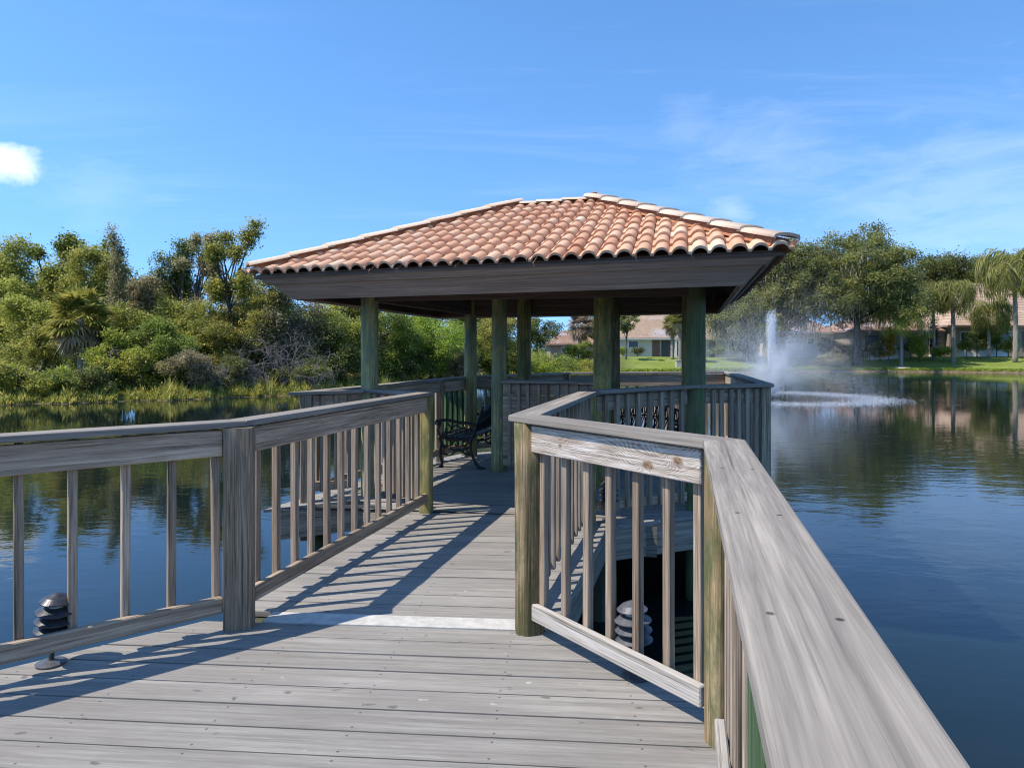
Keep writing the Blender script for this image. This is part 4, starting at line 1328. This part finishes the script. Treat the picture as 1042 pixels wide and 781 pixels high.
# far wood closing the horizon
rng = np.random.default_rng(5)
n = 900
th = rng.uniform(-1.3, 1.3, n); rr_ = rng.uniform(190, 260, n)
C = np.stack([rr_ * np.sin(th), rr_ * np.cos(th), .6 + rng.uniform(0, 6.0, n) * (.75 + .25 * np.sin(th * 40) * np.sin(th * 17)), rng.uniform(.8, 1.3, n)], 1)
Q, idx = leaf_quads(C, 45, 1.3, 1.0, rng, .7)
ct = rng.normal(.45, .2, n)
o = link('distant_wood', quads_mesh('distant_wood', Q, np.clip(ct[idx] + rng.normal(0, .1, len(idx)), 0, 1)), MAT['dark'])
tag(o, 'low band of far-off trees along the horizon', 'wood', kind='stuff')

# shore grass, uncountable
rng = np.random.default_rng(77)
n = 26000
th = rng.uniform(-.80, .115, n); d = np.abs(rng.normal(0, 1, n)) * 1.1 + .05
clump = (np.sin(th * 160) + np.sin(th * 67 + 1) + np.sin(th * 401)) / 3
r = shore_r(th) + d
x, y = r * np.sin(th), r * np.cos(th); z = terr(th, r)
hh = rng.uniform(.15, .55, n) * (1 + .6 * clump) * np.clip(.5 + d * .5, .4, 1.3)
P = np.stack([x, y, z - .03], 1)
a = rng.uniform(0, 2 * PI, n); s = np.stack([np.cos(a), np.sin(a), 0 * a], 1) * rng.uniform(.02, .055, n)[:, None]
tip = P + np.stack([rng.normal(0, .25, n) * hh, rng.normal(0, .25, n) * hh, hh], 1)
mid = (P + tip) / 2 + np.stack([0 * a, 0 * a, .1 * hh], 1)
Q = np.stack([P, mid + s, tip, mid - s], 1)
o = link('grass', quads_mesh('grass', Q, np.clip(rng.normal(.5, .25, n) + .15 * clump, 0, 1)), MAT['reed'])
tag(o, 'yellow green grass and reeds along the left waterline', 'grass', kind='stuff')
# blades along the lawn edge
n = 16000
th = rng.uniform(.125, .75, n); d = np.abs(rng.normal(0, 1, n)) * .5 + .25
r = shore_r(th) + d
x, y = r * np.sin(th), r * np.cos(th); z = terr(th, r)
hh = rng.uniform(.08, .25, n)
P = np.stack([x, y, z - .02], 1)
a = rng.uniform(0, 2 * PI, n); s = np.stack([np.cos(a), np.sin(a), 0 * a], 1) * .06
tip = P + np.stack([rng.normal(0, .3, n) * hh, rng.normal(0, .3, n) * hh, hh], 1)
mid = (P + tip) / 2
Q = np.stack([P, mid + s, tip, mid - s], 1)
o = link('grass', quads_mesh('grass', Q, np.clip(rng.normal(.5, .25, n), 0, 1)), MAT['bright'])
tag(o, 'uncut green grass along the edge of the far lawn', 'grass', kind='stuff')

# ================================================================= houses
def house(label, x0, x1, depth, depth_b, eave, ridge, rdepth, mat_w, mat_r, feats, yaw=0, rl=.35, rr=.35, over=.7, baseoff=0):
    """x0,x1 pixel columns of the front wall at the given depth"""
    X0, X1 = ground_pt(x0, depth), ground_pt(x1, depth)
    cx = (X0 + X1) / 2
    zb = gz_at(cx, depth) + baseoff
    t = thing('house', label, 'house', (cx, depth, zb), yaw, 'houses beyond the lawn')
    m = WM[t]
    Wd = X1 - X0
    he, hr = z_at(eave, depth) - zb, z_at(ridge, depth + depth_b / 2) - zb
    bm = bmesh.new(); box_bm(bm, -Wd / 2, Wd / 2, 0, depth_b, -1.0, he - .12)
    link('wall', bm_mesh(bm, 'wall'), MAT[mat_w], t, m)
    # hip roof with tile courses
    bm = bmesh.new(); tl = bm.faces.layers.float.new('tint')
    x_0, x_1, y_0, y_1 = -Wd / 2 - over, Wd / 2 + over, -over, depth_b + over
    ra, rb = x_0 + (x_1 - x_0) * rl, x_1 - (x_1 - x_0) * rr
    ym = (y_0 + y_1) / 2
    rn = random.Random(int(x0))
    def slope(c0, c1, t0, t1, n):
        c0, c1, t0, t1 = map(Vector, (c0, c1, t0, t1))
        for i in range(n):
            f0, f1 = i / n, (i + 1) / n
            a, b, c, d = c0.lerp(t0, f0), c1.lerp(t1, f0), c1.lerp(t1, f1), c0.lerp(t0, f1)
            k = max(1, int((b - a).length / .5))
            dz = Vector((0, 0, .035))
            for j in range(k):
                p, q, r_, s_ = a.lerp(b, j / k), a.lerp(b, (j + 1) / k), d.lerp(c, (j + 1) / k), d.lerp(c, j / k)
                vs = [bm.verts.new(v) for v in (p + dz, q + dz, r_, s_)]
                try:
                    f = bm.faces.new(vs); f[tl] = min(1, max(0, rn.gauss(.5, .2)))
                except ValueError: pass
    e = he
    slope((x_0, y_0, e), (x_1, y_0, e), (ra, ym, hr), (rb, ym, hr), 26)
    slope((x_1, y_1, e), (x_0, y_1, e), (rb, ym, hr), (ra, ym, hr), 26)
    slope((x_1, y_0, e), (x_1, y_1, e), (rb, ym - .02, hr), (rb, ym + .02, hr), 14)
    slope((x_0, y_1, e), (x_0, y_0, e), (ra, ym + .02, hr), (ra, ym - .02, hr), 14)
    link('roof', bm_mesh(bm, 'roof'), MAT[mat_r], t, m)
    bm = bmesh.new(); box_bm(bm, x_0 + .03, x_1 - .03, y_0 + .03, y_1 - .03, e - .22, e - .01)
    link('eave_board', bm_mesh(bm, 'eave_board'), MAT['fascia' if mat_w == 'stuccodark' else 'white'], t, m)
    for kind, a, b, lo_, hi_ in feats:
        xa, xb = ground_pt(a, depth) - cx, ground_pt(b, depth) - cx
        za, zb_ = z_at(lo_, depth) - zb, z_at(hi_, depth) - zb
        bm = bmesh.new(); box_bm(bm, xa - .1, xb + .1, -.05, .03, max(za - .1, .02), zb_ + .1)
        if kind == 'pillar':
            bm.free(); bm = bmesh.new(); box_bm(bm, xa, xb, -over + .1, -over + .45, 0, he - .2)
            link('pillar', bm_mesh(bm, 'pillar'), MAT['white'], t, m); continue
        f = link(kind, bm_mesh(bm, kind), MAT['white' if kind == 'window' else 'stuccodark'], t, m)
        bm = bmesh.new(); box_bm(bm, xa, xb, -.075, .02, max(za, .05), zb_)
        link('pane' if kind != 'door' else 'door_panel', bm_mesh(bm, 'pane'), MAT['glass' if kind == 'window' else ('screen' if kind == 'patio_door' else 'doorbrown')], f, m)
    return t
house('cream house with a tan hip roof seen between the gazebo posts', 628, 772, 101, 13, 344, 318, 6, 'stucco', 'farroof',
      [('window', 640, 649, 353, 347), ('door', 664, 671, 363, 346), ('patio_door', 673, 684, 363, 346), ('window', 689, 695, 361, 347), ('patio_door', 722, 727, 363, 346), ('pillar', 686, 688, 0, 0), ('window', 742, 750, 355, 347)], rl=.28, rr=.4)
house('small pink-roofed house at the end of the left bank', 560, 606, 112, 12, 350, 336, 6, 'stuccodark', 'farroofred', [('window', 572, 578, 358, 353), ('window', 592, 597, 358, 353)])
house('red-roofed cream house behind the fountain spray', 776, 850, 106, 12, 338, 320, 6, 'stucco', 'farroofred',
      [('window', 786, 792, 354, 345), ('patio_door', 800, 812, 357, 344), ('window', 822, 828, 354, 345), ('door', 836, 840, 357, 344)])
house('low tan house with a dark porch right of the big oak', 868, 962, 100, 12, 336, 318, 6, 'stuccodark', 'farroofred',
      [('patio_door', 880, 894, 357, 341), ('window', 900, 906, 352, 342), ('patio_door', 926, 940, 357, 341), ('window', 946, 952, 352, 342), ('pillar', 944, 946, 0, 0)])
house('large tan house with a tall peach roof at the right edge', 966, 1105, 99, 15, 331, 288, 6, 'stuccodark', 'farroof',
      [('window', 978, 986, 350, 338), ('patio_door', 996, 1010, 356, 337), ('window', 1018, 1028, 350, 338), ('patio_door', 1040, 1056, 356, 337)], rl=.40, rr=.40)
# low white garden walls
def gwall(label, a, b, depth, lo_, hi_):
    xa, xb = ground_pt(a, depth), ground_pt(b, depth)
    zb = gz_at((xa + xb) / 2, depth)
    t = thing('garden_wall', label, 'garden wall', ((xa + xb) / 2, depth, zb))
    L = xb - xa; h = z_at(hi_, depth) - zb
    bm = bmesh.new(); box_bm(bm, -L / 2, L / 2, -.1, .1, -.5, h); link('wall_body', bm_mesh(bm, 'w'), MAT['white'], t, WM[t])
    bm = bmesh.new(); box_bm(bm, -L / 2 - .04, L / 2 + .04, -.15, .15, h + .003, h + .10); bevel_all(bm, .015)
    link('coping', bm_mesh(bm, 'c'), MAT['white'], t, WM[t])
gwall('low white garden wall at the right behind the queen palms', 974, 1024, 96.5, 358, 351)
gwall('low white garden wall left of the gravel ringed palm', 884, 914, 97, 359, 352)
gwall('low white garden wall behind the fountain spray', 782, 832, 101, 358, 350)
# beige pump box at the shore
xb = ground_pt(693, 84.5); zb = gz_at(xb, 84.5)
t = thing('pump_box', 'beige concrete pump box on the lawn edge below the twin palms', 'pump box', (xb, 84.5, zb))
bm = bmesh.new(); box_bm(bm, -.65, .65, -.4, .4, -.2, .75); bevel_all(bm, .02); link('box_body', bm_mesh(bm, 'b'), MAT['concrete'], t, WM[t])
bm = bmesh.new(); box_bm(bm, -.70, .70, -.45, .45, .753, .85); bevel_all(bm, .02); link('lid', bm_mesh(bm, 'l'), MAT['concrete'], t, WM[t])

# --- right bank planting
RB = 'trees on the far lawn'
plant('oak_tree', 'huge spreading live oak with hanging moss right of the fountain', 'oak tree', 872, 221, 164, 91.5, 'oak', 'oak', size=.36, crown0=.17, trunk=.5, nl=46, group=RB, moss=True, spread=.75, dens=1.0, lean=-.5)
plant('oak_tree', 'broad live oak behind the right end of the gazebo roof', 'oak tree', 796, 234, 130, 95, 'oak', 'oak', size=.36, crown0=.14, trunk=.42, nl=34, group=RB, moss=True, spread=.75)
plant('oak_tree', 'lower live oak leaning over the lawn under the right roof corner', 'oak tree', 760, 290, 96, 92, 'oak', 'oak', size=.32, crown0=.12, trunk=.3, nl=28, group=RB, moss=True, spread=.65)
plant('oak_tree', 'dark live oak behind the tall peach roof', 'oak tree', 962, 250, 90, 122, 'dark', 'oak', size=.40, crown0=.2, trunk=.4, nl=20, group=RB, spread=.9)
plant('oak_tree', 'grey green live oak at the right edge behind the queen palm', 'oak tree', 1012, 252, 84, 124, 'oak', 'oak', size=.40, crown0=.2, trunk=.4, nl=20, group=RB, spread=.9)
plant('oak_tree', 'small live oak over the low tan house', 'oak tree', 925, 272, 64, 118, 'oak', 'oak', size=.38, crown0=.25, trunk=.35, nl=20, group=RB, spread=.8)
plant('oak_tree', 'dark tree left of the cream house seen under the gazebo roof', 'tree', 604, 318, 56, 118, 'dark', 'oak', size=.40, crown0=.2, trunk=.3, nl=14, group=RB, spread=.8)
plant('oak_tree', 'pale green tree behind the cream house left of its ridge', 'tree', 640, 310, 60, 126, 'grey', 'oak', size=.40, crown0=.2, trunk=.3, nl=14, group=RB, spread=.8)
plant('oak_tree', 'green tree behind the cream house right of its ridge', 'tree', 704, 300, 80, 126, 'oak', 'oak', size=.40, crown0=.2, trunk=.3, nl=14, group=RB, spread=.8)
fan_palm('cabbage_palm', 'left of the twin cabbage palms in front of the cream house', 684, 318, 26, 92, 'palm', .24, 40, True, RB)
fan_palm('cabbage_palm', 'right of the twin cabbage palms in front of the cream house', 692, 314, 26, 90, 'palm', .24, 40, True, RB)
fan_palm('cabbage_palm', 'cabbage palm with straw fronds left of the cream house', 590, 316, 34, 104, 'straw', .26, 40, True, RB)
plant('thin_tree', 'thin trunked tree in front of the left corner of the cream house', 'tree', 637, 318, 30, 90, 'oak', 'wispy', size=.3, crown0=.55, trunk=.12, nl=10, group=RB)
feather_palm('queen_palm', 'drooping queen palm in front of the tall peach roof', 970, 280, 62, 90, 'palm', .22, 34, RB, 1.7)
feather_palm('queen_palm', 'tallest queen palm at the right edge of the photo', 1033, 246, 92, 88, 'palm', .24, 40, RB, 1.5)
feather_palm('queen_palm', 'small feathery palm in a white gravel ring on the lawn', 917, 309, 56, 87.5, 'bright', .17, 26, RB, .5)
feather_palm('queen_palm', 'yellowish queen palm left of the tall peach roof', 950, 288, 48, 94, 'palm', .16, 26, RB, 1.6)
feather_palm('queen_palm', 'low drooping palm against the porch of the large house', 1006, 302, 56, 93, 'palm', .16, 28, RB, 1.6)
x, y = ground_pt(917, 87.5), 87.5
bm = bmesh.new(); lathe_bm(bm, [(0, .10), (1.1, .08), (1.25, -.1)], 24)
o = link('gravel_ring', bm_mesh(bm, 'g'), MAT['mulch'], None, Matrix.Translation((x, y, gz_at(x, y)))); tag(o, 'white gravel ring round the small palm on the lawn', 'gravel ring')
GB = 'garden shrubs by the houses'
def gs(label, *a, **k): return plant('garden_shrub', label, 'shrub', *a, group=GB, spread=.32, **k)
gs('dark bush behind the low tan house porch left of its pillar', 926, 338, 26, 96, 'dark', 'mound', size=.26, trunk=.06)
gs('green bush on the lawn right of the drooping queen palm', 984, 344, 22, 94, 'green', 'mound', size=.26, trunk=.06)
gs('tall green shrub at the far right end of the white wall', 1014, 318, 34, 95, 'green', 'tall', size=.26, trunk=.06)
gs('dark hedge bush left of the orange croton', 896, 338, 22, 95, 'dark', 'tall', size=.26, trunk=.06)
gs('round clipped bush left of the brown door of the cream house', 649, 352, 14, 98.5, 'dark', 'round', size=.2, trunk=.05)
gs('pale clipped bush at the left corner of the cream house', 634, 352, 12, 98.5, 'green', 'round', size=.2, trunk=.05)
gs('orange and yellow croton beside the small feathery palm', 904, 331, 17, 92, 'croton', 'tall', size=.26, trunk=.06)
gs('bright green shrub right of the small feathery palm', 936, 335, 26, 92, 'bright', 'round', size=.28, trunk=.06)
gs('dark purple shrub left of the drooping queen palm', 950, 322, 9, 95, 'lilac', 'column', size=.24, trunk=.05)
gs('low dark hedge bush under the big oak', 884, 346, 30, 93, 'dark', 'mound', size=.26, trunk=.06)
gs('low green bush left of the drooping queen palm', 960, 349, 26, 92.5, 'bright', 'mound', size=.24, trunk=.06)
gs('round green bush under the tallest queen palm', 1027, 340, 22, 93, 'green', 'round', size=.26, trunk=.06)
gs('dark tall shrub between the two right queen palms', 994, 322, 32, 95, 'dark', 'round', size=.26, trunk=.06)
gs('low dark bush at the trunk of the big oak', 858, 346, 24, 93, 'dark', 'mound', size=.26, trunk=.06)
gs('dark shrub in front of the red-roofed house', 842, 342, 22, 99, 'dark', 'round', size=.26, trunk=.06)
gs('low shrub on the shore behind the fountain spray', 846, 357, 40, 88.5, 'grey', 'mound', size=.2, trunk=.05)
gs('dark shrub under the lower oak left of the fountain', 756, 346, 30, 97, 'dark', 'mound', size=.26, trunk=.06)
gs('green bush at the right corner of the cream house', 730, 350, 18, 98, 'green', 'mound', size=.24, trunk=.05)

# ================================================================= sky, sun, camera
SUNV = Vector((-.80, -.25, 1.2)).normalized()
sun = bpy.data.lights.new('sun', 'SUN'); sun.energy = 2.7; sun.angle = math.radians(.53); sun.color = (1, .92, .80)
so = bpy.data.objects.new('sun', sun); COL.objects.link(so)
so.rotation_euler = (-SUNV).to_track_quat('-Z', 'Y').to_euler()
so.location = (-20, -10, 40)
wld = bpy.data.worlds.new('World'); scene.world = wld; wld.use_nodes = True
nt = wld.node_tree
bg = nt.nodes['Background']
sky = nt.nodes.new('ShaderNodeTexSky'); sky.sky_type = 'NISHITA'; sky.sun_disc = False
sky.sun_elevation = math.asin(SUNV.z); sky.sun_rotation = math.atan2(SUNV.x, SUNV.y)
sky.air_density = .8; sky.dust_density = 0.0; sky.ozone_density = 3.0
tc = nt.nodes.new('ShaderNodeTexCoord')
dirv = tc.outputs['Generated']
sep = N(nt, 'ShaderNodeSeparateXYZ', Vector=dirv)
dz = math_(nt, 'ADD', math_(nt, 'MAXIMUM', sep.outputs[2], 0.0), .06)
pv = N(nt, 'ShaderNodeCombineXYZ', X=math_(nt, 'DIVIDE', sep.outputs[0], dz), Y=math_(nt, 'DIVIDE', sep.outputs[1], dz)).outputs[0]
cir = noise(nt, N(nt, 'ShaderNodeMapping', Vector=pv, Rotation=(0, 0, .75), Scale=(.55, 2.4, 1)).outputs[0], 1.0, 6, .62, .8)
big = noise(nt, pv, .35, 2, .5)
cm = math_(nt, 'MULTIPLY', ramp(nt, cir, [(.48, 0.0), (.80, .55)]), ramp(nt, big, [(.42, 0.0), (.62, 1.0)]))
def spot(px, py, rad, sx=1.0):
    """a patch of cloud round one direction of the sky"""
    d0 = Vector(((px - HX) / F, 1, (HY - py) / F)).normalized()
    vs = nt.nodes.new('ShaderNodeVectorMath'); vs.operation = 'SUBTRACT'
    nt.links.new(dirv, vs.inputs[0]); vs.inputs[1].default_value = d0
    vm = nt.nodes.new('ShaderNodeVectorMath'); vm.operation = 'MULTIPLY'
    nt.links.new(vs.outputs[0], vm.inputs[0]); vm.inputs[1].default_value = (1 / sx, 1 / sx, 1)
    ln = nt.nodes.new('ShaderNodeVectorMath'); ln.operation = 'LENGTH'
    nt.links.new(vm.outputs[0], ln.inputs[0])
    return math_(nt, 'SUBTRACT', 1.0, math_(nt, 'DIVIDE', ln.outputs['Value'], rad))
cn = noise(nt, dirv, 20.0, 7, .62, .5)
cum = math_(nt, 'ADD', spot(8, 166, .030, 1.4), math_(nt, 'MULTIPLY', math_(nt, 'SUBTRACT', cn, .5), 2.2))
cum = ramp(nt, cum, [(.05, 0.0), (1.0, .8)])
wn = noise(nt, N(nt, 'ShaderNodeMapping', Vector=dirv, Scale=(9, 9, 34), Rotation=(0, .12, 0)).outputs[0], 1.0, 6, .62, .4)
for (px, py, rad, sx, amt) in ((780, 156, .085, 1.6, .30), (700, 132, .05, 1.3, .22), (1010, 220, .16, 1.6, .36), (745, 213, .03, 1.4, .5), (96, 196, .05, 1.2, .22)):
    w_ = math_(nt, 'ADD', spot(px, py, rad, sx), math_(nt, 'MULTIPLY', math_(nt, 'SUBTRACT', wn, .5), 2.6))
    cm = math_(nt, 'MAXIMUM', cm, ramp(nt, w_, [(.10, 0.0), (.95, amt)]))
cm = math_(nt, 'MAXIMUM', math_(nt, 'MULTIPLY', cm, .36), cum)
sv = N(nt, 'ShaderNodeCombineXYZ', X=sep.outputs[0], Y=sep.outputs[1], Z=math_(nt, 'ADD', math_(nt, 'MULTIPLY', math_(nt, 'MAXIMUM', sep.outputs[2], 0.0),   .8), .17)).outputs[0]
svn = N(nt, 'ShaderNodeVectorMath', _operation='NORMALIZE', i0=sv).outputs[0]
nt.links.new(svn, sky.inputs['Vector'])
skyh = N(nt, 'ShaderNodeHueSaturation', Color=sky.outputs[0], Hue=.498, Saturation=1.16, Value=.93).outputs[0]
skyc = mix(nt, cm, skyh, (4.6, 4.8, 5.1))
nt.links.new(skyc, bg.inputs['Color'])
bg.inputs['Strength'].default_value = .15

cam = bpy.data.cameras.new('camera'); co = bpy.data.objects.new('camera', cam); COL.objects.link(co)
co.location = (0, 0, CAMH); co.rotation_euler = (PI / 2, 0, 0)
cam.sensor_width = 36; cam.sensor_fit = 'HORIZONTAL'; cam.lens = 36 * F / 1042
cam.shift_y = (HY - 390.5) / 1042
cam.clip_start = .05; cam.clip_end = 3000
scene.camera = co
scene.view_settings.view_transform = 'Standard'
scene.view_settings.look = 'None'
scene.view_settings.exposure = 1.12
scene.view_settings.gamma = 1
scene.render.engine = 'CYCLES'
scene.cycles.max_bounces = 8
scene.cycles.transparent_max_bounces = 12
scene.cycles.use_denoising = True
scene.cycles.pixel_filter_type = 'BLACKMAN_HARRIS'
scene.cycles.filter_width = 1.1
scene.cycles.sample_clamp_indirect = 6.0
scene.cycles.use_adaptive_sampling = False
